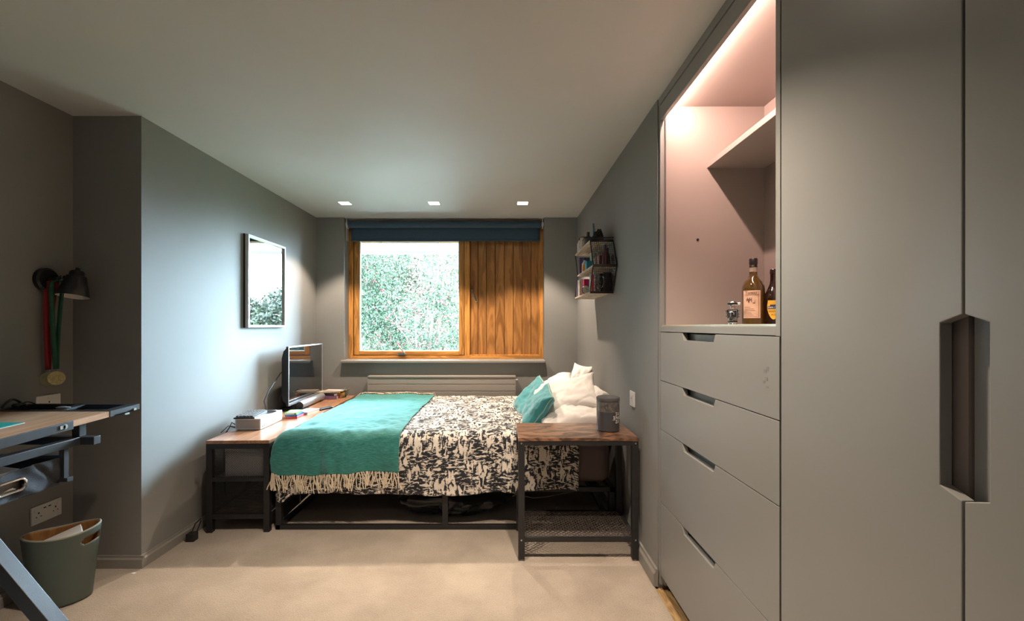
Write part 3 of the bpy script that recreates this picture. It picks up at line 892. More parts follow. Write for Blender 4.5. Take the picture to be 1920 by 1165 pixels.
# pillows
def pillow(name, label, cat, m, center, half, rot, seed, group=None, piping=None, wr=1.0, pinch=.10, parts=None):
    mb = MB(); w_, h_, t_ = half
    n = 44
    E = Matrix.Rotation(rot[2], 4, 'Z') @ Matrix.Rotation(rot[1], 4, 'Y') @ Matrix.Rotation(rot[0], 4, 'X')
    for sgn in (1, -1):
        def fn(u, v, sgn=sgn):
            a, b = 2 * u - 1, 2 * v - 1
            a = sin(a * pi / 2) * .35 + a * .65; b = sin(b * pi / 2) * .35 + b * .65
            ea, eb = (1 - abs(a) ** 2.6), (1 - abs(b) ** 2.6)
            th = (max(0, ea) * max(0, eb)) ** .42
            x = w_ * a * (1 - pinch * (1 - b * b) * abs(a) ** 3); y = h_ * b * (1 - pinch * (1 - a * a) * abs(b) ** 3)
            edge = th
            q = fbm(a * 1.7 + seed, b * 1.7, seed, 3)
            crease = abs(fbm(a * 3.1 + seed * 2, b * 1.6 + seed, 3 + sgn, 2))
            z = sgn * (t_ * th * (1 + .16 * wr * q) - .12 * t_ * wr * edge * (1 - min(1, crease * 5)))
            z += .018 * wr * fbm(a * 1.2 + seed, b * 1.2, 9, 2)
            return Vector((x, y, z))
        mb.grid(fn, n, n)
    mb.xform(Matrix.Translation(Vector(center)) @ E)
    o = mb.build(name, m)
    bm = bmesh.new(); bm.from_mesh(o.data); bmesh.ops.remove_doubles(bm, verts=bm.verts, dist=.0008)
    bmesh.ops.recalc_face_normals(bm, faces=bm.faces)
    for f_ in bm.faces: f_.smooth = True
    bm.to_mesh(o.data); bm.free(); o.data.set_sharp_from_angle(angle=radians(120))
    tag(o, label, cat, group)
    if piping:
        pp = []
        N = 28
        for (s0, s1, e0, e1) in (((-1, -1), (1, -1), 0, 0), ((1, -1), (1, 1), 0, 0), ((1, 1), (-1, 1), 0, 0), ((-1, 1), (-1, -1), 0, 0)):
            for k in range(N):
                t = k / N
                a = s0[0] + (s1[0] - s0[0]) * t; b = s0[1] + (s1[1] - s0[1]) * t
                a2 = sin(a * pi / 2) * .35 + a * .65; b2 = sin(b * pi / 2) * .35 + b * .65
                x = w_ * a2 * (1 - pinch * (1 - b2 * b2) * abs(a2) ** 3); y = h_ * b2 * (1 - pinch * (1 - a2 * a2) * abs(b2) ** 3)
                pp.append(Vector((x, y, .018 * wr * fbm(a2 * 1.2 + seed, b2 * 1.2, 9, 2))))
        M_ = Matrix.Translation(Vector(center)) @ E
        MB().tube([M_ @ p for p in pp], .004, 6, closed=True).build('piping', piping, o)
    return o
# rot = (about X, about Y, about Z)
pillow('pillow', 'large white pillow lying flat nearest the side table', 'pillow', PILLOWC, (.50, 3.22, .640), (.27, .235, .075), (radians(4), radians(-8), radians(4)), 1.3)
pillow('pillow', 'white pillow stacked on the flat one, its rumpled front facing the room', 'pillow', PILLOWC, (.46, 3.42, .745), (.26, .24, .072), (radians(24), radians(-16), radians(-10)), 4.1)
pillow('pillow', 'white pillow behind, rounded hump against the window wall side', 'pillow', PILLOWC, (.40, 3.95, .705), (.24, .27, .085), (radians(10), radians(-26), radians(-6)), 6.7)
pillow('pillow', 'white pillow propped upright on one corner against the right wall', 'pillow', PILLOWC, (.66, 3.95, .75), (.21, .11, .05), (radians(14), radians(-72), radians(35)), 9.2, wr=1.3)
pillow('pillow', 'small crumpled white pillow squeezed between the stack and right wall', 'pillow', PILLOWC, (.655, 3.42, .74), (.10, .22, .075), (radians(0), radians(-30), radians(4)), 12.4, wr=1.5)
pillow('cushion', 'teal square cushion, the rear one of the pair', 'cushion', TEALC, (.225, 3.70, .700), (.175, .185, .06), (radians(12), radians(-48), radians(0)), 2.2, piping=TEALPIPE, pinch=.07)
pillow('cushion', 'teal square cushion in front, pale piping along its edge', 'cushion', TEALC, (.245, 3.30, .690), (.165, .165, .062), (radians(18), radians(-52), radians(-14)), 3.9, piping=TEALPIPE, pinch=.07)

# ------------------------------------------------------------------ long low media console along left wall (turned 2 degrees)
rot = radians(2.0)
con = thing('media_console', 'long low wood-topped console with black frame and mesh ends beside the bed', 'console table', (-1.648, 2.82, 0), rot)
CL, CW, CHt = 1.835, .385, .572
hw = CW / 2
def L(mb, name, m, parent=con, **k): return mb.build(name, m, parent, local=True, **k)
L(MB().box(-hw, hw, 0, CL, CHt - .020, CHt), 'top_board', WALNUT, bevel=.002)
f = MB()
for y in (0.0, CL - .035):
    f.box(-hw + .004, hw - .004, y, y + .03, CHt - .052, CHt - .020)
for x in (-hw + .002, hw - .032):
    f.box(x, x + .03, .03, CL - .03, CHt - .045, CHt - .020)
    f.box(x, x + .03, .03, CL - .03, .085, .115)
for y in (0.0, CL - .035): f.box(-hw + .03, hw - .03, y, y + .03, .085, .112)
L(f, 'frame', BLACKM, bevel=.0015)
segy = [0, .46, .92, 1.38, CL - .035]
for i, y in enumerate((0, CL - .035)):
    for x in (-hw, hw - .036):
        L(MB().box(x, x + .036, y, y + .035, 0, CHt - .020), 'leg', BLACKM, bevel=.002)
for y in segy[1:-1]:
    for x in (-hw, hw - .028):
        L(MB().box(x, x + .026, y, y + .026, .085 if x < 0 else 0.0, CHt - .045), 'post', BLACKM, bevel=.0015)
L(MB().box(-hw + .03, hw - .004, .03, CL - .03, .318, .334), 'middle_shelf', RUSTIC)
L(MB().box(-hw + .03, hw - .004, .03, CL - .03, .098, .112), 'lower_shelf', RUSTIC)
L(MB().box(-hw + .03, hw - .03, .004, .026, .316, .338), 'front_crossbar', BLACKM)
em = MB()
diamond_mesh(em, (-hw + .034, .014, .112), (1, 0, 0), (0, 0, 1), CW - .068, CHt - .16, .0150, .0082, .0017, (0, 1, 0))
o_ = L(em, 'end_mesh', BLACKM); stuff(o_)
em = MB()
diamond_mesh(em, (-hw + .012, .03, .112), (0, 1, 0), (0, 0, 1), CL - .07, CHt - .16, .015, .0088, .0013, (1, 0, 0))
stuff(L(em, 'back_mesh', BLACKM))
em = MB()
diamond_mesh(em, (hw - .016, segy[3] + .026, .112), (0, 1, 0), (0, 0, 1), segy[4] - segy[3] - .026, CHt - .16, .015, .0088, .0013, (1, 0, 0))
stuff(L(em, 'side_mesh', BLACKM))

def con_pt(x, y, z):
    """console-frame point to world"""
    return (con.location.x + x * cos(rot) - y * sin(rot), con.location.y + x * sin(rot) + y * cos(rot), z)
def place(name, label, cat, x, y, z, rz=0, group=None):
    p = con_pt(x, y, z)
    return thing(name, label, cat, p, rot + rz, group)
# things inside the console
t = place('storage_box', 'white storage box on the middle shelf of the console, nearest end', 'box', .03, .24, .334)
L(MB().box(-.135, .13, -.190, .17, 0, .15), 'body', WHITEP, t, bevel=.004)
L(MB().box(-.137, .132, -.192, .172, .151, .184), 'lid', WHITEP, t, bevel=.004)
bcol = ['grey', 'dark purple', 'crimson', 'cream', 'navy', 'pale grey', 'black']
cols = [(0.5, 0.45, 0.42), (0.06, 0.05, 0.12), (0.45, 0.05, 0.08), (0.7, 0.68, 0.62), (0.05, 0.10, 0.25), (0.55, 0.52, 0.50), (0.08, 0.08, 0.1)]
for i, c_ in enumerate(cols):
    t = place('book', bcol[i] + ' upright book in the row on the console middle shelf', 'book', .10 - (i % 2) * .008, .455 + .05 + i * .026, .334, 0, 'books on the console middle shelf')
    mm = mat('book_cover_%d' % i, c_, .5, var=.1)
    L(MB().box(-.07, .07, -.011, -.008, 0, .185).box(-.07, .07, .008, .011, 0, .185).box(.067, .07, -.011, .011, 0, .185), 'cover', mm, t)
    L(MB().box(-.068, .066, -.008, .008, .003, .182), 'pages', mat('paper', (.7, .67, .6), .8, var=.05), t)
t = place('folded_blanket', 'dark crumpled cloth stuffed on the console middle shelf', 'blanket', .04, .78, .334)
def cl(u, v):
    th = 2 * pi * u; ph = pi * (v - .5)
    r_ = 1 + .18 * fbm(cos(th) * 2, sin(th) * 2, v * 3)
    return (.12 * r_ * cos(th) * cos(ph), .15 * r_ * sin(th) * cos(ph), .09 + .088 * sin(ph) * r_)
L(MB().grid(cl, 30, 16), 'cloth', mat('dark_blue_cloth', (.03, .04, .07), .9, var=.3, bump=.4, bscale=80), t)
t = place('cable_reel', 'coiled black cable lying on the lower shelf of the console', 'cable', .02, .3, .112)
cc = MB()
for k in range(3):
    cc.tube([(.09 * cos(a_ * .26) * (1 - .1 * k), .09 * sin(a_ * .26) * (1 - .1 * k), .005 + .007 * k) for a_ in range(24)], .004, 6, closed=True)
L(cc, 'coil', BLACKP, t)

# game console with round vent + keypad on it
gb = place('game_console', 'white box-shaped game console on the near end of the console top', 'game console', -.085, .285, CHt)
L(MB().box(-.085, .085, 0, .33, .003, .078), 'body', WHITEG, gb, bevel=.003, seg=3)
L(MB().lathe([(.078, 0), (.078, .0015), (.072, .003)], 40, (0, .235, .0785)), 'vent_disc', BLACKP, gb)
L(MB().box(-.078, .078, -.0006, .001, .010, .070), 'end_panel', mat('grey_panel', (.42, .39, .37), .5, var=.02), gb)
L(MB().lathe([(.0055, 0), (.0055, .0012)], 14, (.085, .028, .020), 'X').box(.0845, .0862, .047, .053, .016, .026), 'ports', BLACKP, gb)
for (x, y) in ((-.07, .015), (.07, .015), (-.07, .315), (.07, .315)):
    L(MB().lathe([(.008, 0), (.008, .004)], 12, (x, y, 0)), 'foot', BLACKP, gb)
kb = place('keyboard', 'small black keyboard lying on the white game console', 'keyboard', -.105, .275, CHt + .0785, radians(6))
L(MB().prism([(0.0, .0), (.235, .0), (.235, .016), (.0, .010)], 'X', -.068, .066), 'base', BLACKP, kb, bevel=.002)
ky = MB()
KEYM = mat('keycap_grey', (.10, .10, .105), .5, var=.2, scale=90)
for r in range(5):
    for k_ in range(13):
        x = -.058 + r * .023; y = .012 + k_ * .0165
        ky.box(x, x + .018, y, y + .013, .012, .019 + (y * .02))
o_ = L(ky, 'keys', KEYM, kb); stuff(o_)
kl = MB()
for r in range(5):
    for k_ in range(13):
        if random.random() < .75:
            x = -.052 + r * .023; y = .015 + k_ * .0165
            kl.box(x, x + .006, y, y + .005, .0190 + y * .02, .0195 + y * .02)
L(kl, 'key_legends', WHITEP, kb); 

# stack of thin game cases
for i, (nm, c_, dz, dy) in enumerate((('red', (.50, .04, .03), 0, 0), ('blue', (.02, .12, .32), .0152, .004), ('green', (.16, .30, .06), .0304, -.003))):
    t = place('game_case', {'red': 'red plastic game case at the bottom of the small stack', 'blue': 'blue plastic game case in the middle of the small stack', 'green': 'green plastic game case on top of the small stack'}[nm], 'case', .045 - i * .004, .665 + dy, CHt + dz, radians(3 * i - 2))
    mm = mat('case_' + nm, c_, .3, var=.03)
    L(MB().box(-.045, .045, 0, .135, 0, .0148), 'shell', mm, t, bevel=.0015)
    L(MB().box(-.036, .030, -.0004, 0, .003, .011), 'spine_label', mat('pale_label', (.65, .66, .6), .5, var=.2, scale=150) if nm == 'green' else mat('spine_' + nm, tuple(min(1, q * 1.6 + .03) for q in c_), .5, var=.3, scale=150), t)
t = place('booklet', 'white booklet lying behind the small game case stack', 'book', .058, .82, CHt, radians(-12))
L(MB().box(-.055, .055, 0, .17, 0, .003).box(-.055, .055, 0, .17, .019, .022).box(-.055, -.052, 0, .17, 0, .022), 'cover', mat('cream_cover', (.72, .68, .58), .5, var=.05), t)
L(MB().box(-.052, .053, .002, .168, .003, .019), 'pages', MATS['paper'], t)
t = place('remote_control', 'black remote control lying on the console by the silver soundbar', 'remote control', .135, .985, CHt, radians(-22))
L(MB().box(-.02, .02, 0, .15, 0, .016), 'body', BLACKP, t, bevel=.005, seg=3)
bt = MB()
for i in range(6):
    for j in range(3): bt.lathe([(.004, 0), (.004, .0015)], 8, (-.011 + j * .011, .03 + i * .018, .016))
L(bt, 'buttons', mat('grey_button', (.2, .2, .22), .5, var=0), t)

# television
tv = place('television', 'flat television with silver bezel standing on the console, facing the bed', 'television', -.105, .945, CHt)
TW, TH0, TH1 = .775, .045, .540
L(MB().box(-.012, .004, 0, TW, TH0, TH1), 'panel', BLACKP, tv, bevel=.003)
L(MB().prism([(-.012, TH0 + .01), (-.045, TH0 + .04), (-.055, TH0 + .10), (-.055, TH1 - .10), (-.04, TH1 - .04), (-.012, TH1 - .01)], 'Y', .015, TW - .015), 'rear_housing', BLACKP, tv, bevel=.004)
bz = MB().box(.004, .010, 0, TW, TH1 - .012, TH1).box(.004, .010, 0, TW, TH0, TH0 + .022).box(.004, .010, 0, .012, TH0, TH1).box(.004, .010, TW - .012, TW, TH0, TH1)
L(bz, 'bezel', SILVERP, tv, bevel=.002)
L(MB().box(.004, .006, .012, TW - .012, TH0 + .022, TH1 - .012), 'screen', SCREEN, tv)
L(MB().box(.0098, .0106, TW / 2 - .022, TW / 2 + .022, TH0 + .006, TH0 + .015), 'badge', mat('red_badge', (.45, .10, .14), .4, var=0), tv)
for y in (.12, TW - .12):
    ft = MB().beam((-.09, y, .006), (.085, y, .006), .028, .010).beam((-.01, y, .008), (-.004, y, TH0 + .01), .024, .014)
    L(ft, 'foot', BLACKP, tv, bevel=.003)
L(MB().prism([(-.14, .05), (.10, .02), (.10, .20), (-.14, .24)], 'Z', .0, .004), 'stand_plate', BLACKP, tv)
cb = place('tv_cable', 'two thin black cables drooping from the back of the television', 'cable', -.16, .80, CHt)
L(MB().tube([(.00, .22, .34), (-.004, .15, .32), (-.010, .06, .26), (-.014, -.03, .20), (-.016, -.10, .13), (-.012, -.08, .06), (-.006, -.03, .004)], .005, 6), 'cord', BLACKP, cb)
L(MB().tube([(.00, .24, .26), (-.006, .19, .19), (-.010, .16, .12), (-.010, .13, .06), (-.008, .10, .004)], .003, 6).lathe([(0, -.014), (.007, -.008), (.007, .008), (0, .014)], 10, (-.010, .16, .12)), 'cord', BLACKP, cb)

sb = place('soundbar', 'silver cylindrical soundbar in front of the television', 'speaker', -.045, 1.04, CHt)
L(MB().lathe([(.030, 0), (.034, .006), (.034, .514), (.030, .52)], 32, (0, 0, .036), 'Y'), 'body', SILVERP, sb)
for y_ in (-.002, .517): L(MB().lathe([(.031, y_), (.031, y_ + .005)], 32, (0, 0, .036), 'Y'), 'end_cap', BLACKP, sb)
for y_ in (.05, .42): L(MB().box(-.028, .028, y_, y_ + .05, 0, .012), 'foot', BLACKP, sb, bevel=.002)
L(MB().box(.032, .0352, .245, .275, .03, .042), 'badge', CHROME, sb)

# books and papers at the far end
def loosebook(label, x, y, z, rz, w_, d_, h_, col, cat='book', nm='book', cover=True):
    t = place(nm, label, cat, x, y, z, rz)
    mm = mat('cover_%s' % label[:18].replace(' ', '_'), col, .45, var=.15, scale=25)
    L(MB().box(-w_ / 2, w_ / 2, -d_ / 2, d_ / 2, 0, .0025).box(-w_ / 2, w_ / 2, -d_ / 2, d_ / 2, h_ - .0025, h_).box(-w_ / 2, w_ / 2, -d_ / 2, -d_ / 2 + .003, 0, h_), 'cover', mm, t)
    L(MB().box(-w_ / 2 + .003, w_ / 2 - .003, -d_ / 2 + .003, d_ / 2 - .002, .0025, h_ - .0025), 'pages', MATS['paper'], t)
    return t
loosebook('purple paperback at the bottom of the pile behind the soundbar', .01, 1.63, CHt, radians(5), .15, .11, .03, (.22, .12, .22))
loosebook('brown paperback at the bottom of the pile, right of the purple one', .09, 1.70, CHt, radians(-8), .05, .11, .032, (.35, .10, .03))
loosebook('dark paperback in the middle of the far pile', .00, 1.66, CHt + .032, radians(-14), .16, .12, .022, (.05, .035, .04))
loosebook('gold covered book standing out of the far pile on its right side', .095, 1.70, CHt + .032, radians(12), .07, .10, .024, (.50, .28, .04))
loosebook('cream magazine near the top of the far pile', -.01, 1.68, CHt + .058, radians(10), .21, .14, .010, (.62, .54, .40), 'magazine', 'magazine')
loosebook('pink and white leaflet on top of the far pile', .035, 1.70, CHt + .068, radians(-6), .19, .12, .006, (.66, .58, .52), 'leaflet', 'leaflet')
t = place('fabric_leaves', 'small sprig of grey green leaves beside the far book pile', 'plant', .135, 1.71, CHt)
sp = MB()
for k in range(26):
    a_ = random.uniform(0, 2 * pi); el = random.uniform(.3, 1.4); r_ = random.uniform(.02, .045)
    p = Vector((r_ * cos(a_) * cos(el), r_ * sin(a_) * cos(el), .03 + .06 * sin(el)))
    q = p + Vector((cos(a_), sin(a_), .3)) * .018
    sp.beam(p, q, .010, .001)
    sp.tube([(0, 0, 0), tuple(p * .6), tuple(p)], .001, 4)
L(sp, 'leaves', mat('sage_leaf', (.12, .20, .12), .7, var=.3), t)
t = place('charger', 'black power adapter with looped flex on the carpet by the console leg', 'cable', -.24, -.07, 0)
L(MB().tube([(-.09, -.10, .006), (-.13, -.07, .006), (-.10, -.02, .006), (-.03, .00, .006), (.02, .02, .02), (.03, .05, .09)], .0035, 6), 'cord', BLACKP, t)
L(MB().box(.0, .045, -.045, .0, 0, .045).tube([(.02, -.02, .045), (.028, .0, .09), (.03, .05, .10)], .004, 6), 'plug', BLACKP, t)
t = place('console_cable', 'black cables hanging behind the left edge of the console top', 'cable', -.205, .29, .45)
L(MB().tube([(.03, .02, .135), (.0, .0, .15), (-.012, -.05, .10), (-.01, -.06, -.05), (-.005, -.05, -.3)], .004, 6).tube([(.03, .06, .13), (.0, .02, .17), (-.010, -.02, .12), (-.010, -.01, -.1)], .0035, 6).tube([(-.005, -.10, .128), (.01, -.04, .16), (.03, .01, .135)], .003, 6), 'cord', BLACKP, t)

# ------------------------------------------------------------------ side table with mesh shelf
TX0, TX1, TY0, TY1, TZ = .080, .738, 2.477, 2.865, .672
st = thing('side_table', 'industrial side table with rustic brown top and lower mesh shelf', 'table', (.41, 2.67, 0))
MB().box(TX0, TX1, TY0, TY1, TZ - .018, TZ).build('table_top', RUSTIC, st, bevel=.0015)
f = MB().box(TX0 + .004, TX1 - .004, TY0 + .003, TY0 + .026, TZ - .042, TZ - .018).box(TX0 + .004, TX1 - .004, TY1 - .026, TY1 - .003, TZ - .042, TZ - .018)
f.box(TX0 + .004, TX0 + .029, TY0, TY1, TZ - .042, TZ - .018).box(TX1 - .029, TX1 - .004, TY0, TY1, TZ - .042, TZ - .018)
f.build('top_frame', BLACKM, st, bevel=.001)
for x in (TX0 + .001, TX1 - .036):
    for y in (TY0 + .001, TY1 - .036):
        lg = MB().box(x, x + .035, y, y + .035, .008, TZ - .018).build('leg', BLACKM, st, bevel=.002)
        MB().lathe([(.012, 0), (.014, .004), (.014, .009)], 16, (x + .0175, y + .0175, 0)).build('foot', mat('clear_foot', (.35, .33, .3), .4, var=0), lg)
f = MB().box(TX0 + .03, TX1 - .03, TY0 + .004, TY0 + .026, .103, .126).box(TX0 + .03, TX1 - .03, TY1 - .026, TY1 - .004, .103, .126)
f.box(TX0 + .004, TX0 + .028, TY0 + .03, TY1 - .03, .103, .126).box(TX1 - .028, TX1 - .004, TY0 + .03, TY1 - .03, .103, .126)
f.build('shelf_frame', BLACKM, st, bevel=.001)
em = MB()
diamond_mesh(em, (TX0 + .028, TY0 + .026, .124), (1, 0, 0), (0, 1, 0), TX1 - TX0 - .056, TY1 - TY0 - .052, .029, .029, .0042, (0, 0, 1))
stuff(em.build('mesh_shelf', mat('dark_bronze_mesh', (.10, .085, .075), .35, metal=.4, var=0), st))
bo = MB()
for (x, z) in ((TX0 + .018, TZ - .03), (TX1 - .018, TZ - .03), (TX0 + .018, .115), (TX1 - .018, .115)):
    bo.lathe([(.0045, 0), (.0045, .002), (.003, .003)][::-1], 12, (x, TY0 - .002, z), 'Y')
bo.build('bolts', SILVER, st)

# candle
cx, cy = .612, 2.665
ca = thing('candle', 'large smoked glass candle jar with white writing on the side table', 'candle', (cx, cy, TZ))
SMOKE = mat_glass('smoked_glass', (.30, .29, .29), 0.02)
CR = .066
MB().lathe([(0, .0), (CR - .006, .0), (CR, .006), (CR, .182), (CR - .004, .184), (CR - .004, .012), (0, .010)], 48, (cx, cy, TZ)).build('glass_jar', mat('smoked_jar', (.055, .055, .06), .12, var=0, coat=.5), ca)
MB().lathe([(CR + .0015, .178), (CR + .0015, .192), (CR - .004, .197), (0, .197)], 48, (cx, cy, TZ)).build('lid', mat('smoked_lid', (.10, .095, .10), .25, var=0), ca)
MB().lathe([(CR + .0004, .115), (CR + .0004, .172)], 48, (cx, cy, TZ)).build('clear_band', mat('smoked_band', (.115, .105, .098), .18, var=.3, scale=60, coat=.4), ca)
WT = mat('white_print', (.75, .75, .73), .5, var=0)
# writing on the jar's side, turned to read upwards
for k, (s_t, off) in enumerate((('let', 0), ('the good', 1), ('times be', 2), ('gin', 3))):
    ang = radians(-72 + 13 * k)
    n_ = Vector((cos(ang), sin(ang), 0)); xax = Vector((0, 0, 1)); yax = n_.cross(xax)
    M_ = Matrix((xax, yax, n_)).transposed().to_4x4(); M_.translation = n_ * (CR + .0012) + Vector((0, 0, .083))
    text(s_t, WT, ca, M_, .018 if k else .026)
em_ = []
e = MB()
for k in range(14):
    a1 = 2 * pi * k / 14
    ang = radians(-112) + .14 * cos(a1) + .03 * cos(3 * a1); zz = .145 + .014 * sin(a1) + .006 * sin(2 * a1)
    em_.append((cx + (CR + .001) * cos(ang), cy + (CR + .001) * sin(ang), TZ + zz))
e.tube(em_, .0014, 5, closed=True)
e.build('crest', mat('crest_brown', (.03, .025, .02), .4, var=0), ca)

# ------------------------------------------------------------------ sockets and switches
def plate(name, label, x, y, z, nx, w_, h_, twin=False, switch=False):
    """nx: +1 faces +X (left side walls), -1 faces -X"""
    t = thing(name, label, 'socket' if not switch else 'switch', (x, y, z))
    d_ = .009 * nx
    MB().box(x, x + d_, y - w_ / 2, y + w_ / 2, z - h_ / 2, z + h_ / 2).build('face_plate', WHITEP, t, bevel=.003, seg=3)
    X1 = x + d_
    dk = DARKGAP
    if switch:
        MB().box(X1, X1 + .003 * nx, y - .012, y + .012, z - .02, z + .018).build('rocker', WHITEP, t, bevel=.001)
        MB().box(X1 + .003 * nx, X1 + .0034 * nx, y - .004, y + .004, z + .0, z + .006).build('indicator', dk, t)
        return t
    for yc in ((-.042, .042) if twin else (0,)):
        MB().box(X1 - .001 * nx, X1 + .0006 * nx, y + yc - .003, y + yc + .003, z + .004, z + .012).box(X1 - .001 * nx, X1 + .0006 * nx, y + yc - .014, y + yc - .008, z - .012, z - .008).box(X1 - .001 * nx, X1 + .0006 * nx, y + yc + .008, y + yc + .014, z - .012, z - .008).build('pin_holes', dk, t)
        MB().box(X1, X1 + .003 * nx, y + yc * 1.35 - .008, y + yc * 1.35 + .008, z + .018, z + .034).build('rocker', WHITEP, t, bevel=.001)
    if twin:
        for yc in (-.012, .012):
            MB().box(X1 - .001 * nx, X1 + .0006 * nx, y + yc - .0065, y + yc + .0065, z + .022, z + .027).build('usb_port', dk, t)
    return t
plate('wall_socket', 'white double socket with two USB ports low on the alcove wall', XA, 2.275, .355, 1, .150, .088, twin=True)
plate('wall_socket', 'white socket plate on the alcove wall peeping above the desk', XA, 2.285, .893, 1, .120, .086)
plate('wall_switch', 'white switch plate on the right wall above the side table', XR, 2.665, .856, -1, .088, .088, switch=True)

# ------------------------------------------------------------------ wall mirror
mi = thing('wall_mirror', 'silver framed rectangular mirror hanging on the left wall', 'mirror', (XL, 3.66, 1.62))
m0, m1, q0, q1 = 3.375, 3.955, 1.272, 1.968
fw = .018
f = MB().box(XL, XL + .034, m0, m0 + fw, q0, q1).box(XL, XL + .034, m1 - fw, m1, q0, q1).box(XL, XL + .034, m0 + fw, m1 - fw, q0, q0 + fw).box(XL, XL + .034, m0 + fw, m1 - fw, q1 - fw, q1)
f.build('frame', mat('pale_aluminium', (.62, .63, .62), .4, var=0), mi, bevel=.001)
MB().box(XL - .0, XL + .010, m0 - .006, m1 + .006, q0 - .002, q1 + .002).build('backing', BLACKP, mi)
MB().box(XL + .008, XL + .020, m0 + fw, m1 - fw, q0 + fw, q1 - fw).build('mirror_glass', mat('mirror_silver', (.9, .91, .9), .01, metal=1.0, var=0), mi)

# ------------------------------------------------------------------ wall lamp with medals
lp = thing('wall_lamp', 'black wall lamp with conical shade in the alcove corner', 'lamp', (XA, 2.274, 1.513))
ly, lz = 2.268, 1.513
MB().lathe([(.058, 0), (.058, .020), (.050, .028), (0, .028)], 36, (XA, ly, lz), 'X').build('wall_plate', BLACKP, lp)
MB().lathe([(.004, .010), (.004, .013)], 10, (XA + .016, ly - .0585, lz), 'Y').build('screw', CHROME, lp)
sxc, syc = -2.170, 2.292
MB().tube([(XA + .025, ly, lz), (XA + .06, ly + .004, lz + .004), (sxc - .05, syc - .004, lz + .018)], .008, 10).build('arm', BLACKP, lp)
MB().tube([(sxc - .058, syc - .004, lz + .013), (sxc - .040, syc - .003, lz + .013)], .009, 12).build('knuckle', CHROME, lp)
_sh = MB().lathe([(0, .152), (.008, .150), (.010, .142), (.008, .134), (.026, .132), (.030, .126), (.030, .108), (.040, .104), (.066, .0)], 40, cap=False)
Msh = Matrix.Translation(Vector((sxc, syc, 1.430))) @ Matrix.Rotation(radians(-11), 4, 'X')
_sh.xform(Msh).build('shade', BLACKP, lp, solid=.0015)
_in = MB().lathe([(.0645, .001), (.038, .100), (0, .103)], 40, cap=False).xform(Msh).build('shade_lining', mat('white_lining', (.75, .72, .70), .5, var=0), lp)
MB().lathe([(0, .016), (.020, .022), (.028, .045), (.022, .07), (.014, .085), (.013, .105)], 24).xform(Msh).build('bulb', mat('frosted_bulb', (.8, .78, .76), .3, var=0), lp)
def ribbon(mb, pts, w_, wdir):
    vs = []; wdir = Vector(wdir).normalized() * (w_ / 2)
    for p in pts: vs += [Vector(p) - wdir, Vector(p) + wdir]
    fs = [(2 * i, 2 * i + 1, 2 * i + 3, 2 * i + 2) for i in range(len(pts) - 1)]
    mb.add(vs, fs, True)
RED = mat('red_ribbon', (.30, .012, .012), .6, var=.15, scale=30)
GRN = mat('green_ribbon', (.012, .085, .04), .6, var=.15, scale=30)
def medal(label, rib, cx_, cy_, cz, top, disc_m, sway):
    t = thing('medal', label, 'medal', (cx_, cy_, cz), 0)
    wv = (1, .55, 0)
    hx, hy, hz = top
    r1 = MB(); r2 = MB()
    n = 14
    for rb, s_ in ((r1, -1), (r2, 1)):
        pts = []
        for i in range(n + 1):
            k = i / n
            bow = sin(k * pi) * .006
            pts.append((hx + (cx_ - hx) * k + s_ * sway * (1 - k), hy + (cy_ - hy) * k + s_ * sway * .5 * (1 - k) - bow + s_ * .002, hz + (cz + .045 - hz) * k))
        ribbon(rb, pts, .021, (wv[0], wv[1] - s_ * .5, 0))
    r1.build('ribbon', rib, t, solid=.0012); r2.build('ribbon', rib, t, solid=.0012)
    MB().tube([(hx - sway, hy - sway * .5, hz), (hx, hy, hz + .008), (hx + sway, hy + sway * .5, hz)], .004, 6).build('ribbon_fold', rib, t)
    MB().tube([(cx_ + .006 * cos(a_ * .785), cy_, cz + .040 + .006 * sin(a_ * .785)) for a_ in range(8)], .0012, 5, closed=True).build('ring', CHROME, t)
    d_ = MB().lathe([(.0, -.0015), (.031, -.0015), (.034, -.002), (.034, .002), (.031, .0015), (.0, .0015)], 32, (0, 0, 0), 'Y')
    d_.xform(Matrix.Translation(Vector((cx_, cy_, cz))) @ Matrix.Rotation(radians(28), 4, 'Z')).build('disc', disc_m, t)
    rl = MB()
    rl.tube([(.022 * cos(a_ * .5236), -.0022, .022 * sin(a_ * .5236)) for a_ in range(12)], .0012, 5, closed=True)
    rl.tube([(-.010, -.0022, -.012), (-.004, -.003, .004), (.004, -.003, .012), (.008, -.0022, -.010)], .003, 6)
    rl.xform(Matrix.Translation(Vector((cx_, cy_, cz))) @ Matrix.Rotation(radians(28), 4, 'Z')).build('relief', disc_m, t)
    return t
medal('gold medal on a green ribbon hanging in front, from the wall lamp', GRN, -2.222, 2.262, 1.023, (-2.214, 2.258, 1.502), GOLD, .018)
medal('gold medal on a red ribbon hanging behind the green one', RED, -2.262, 2.262, 1.019, (-2.248, 2.262, 1.500), mat('dull_gold', (.35, .28, .14), .4, metal=.6, var=.2), .014)

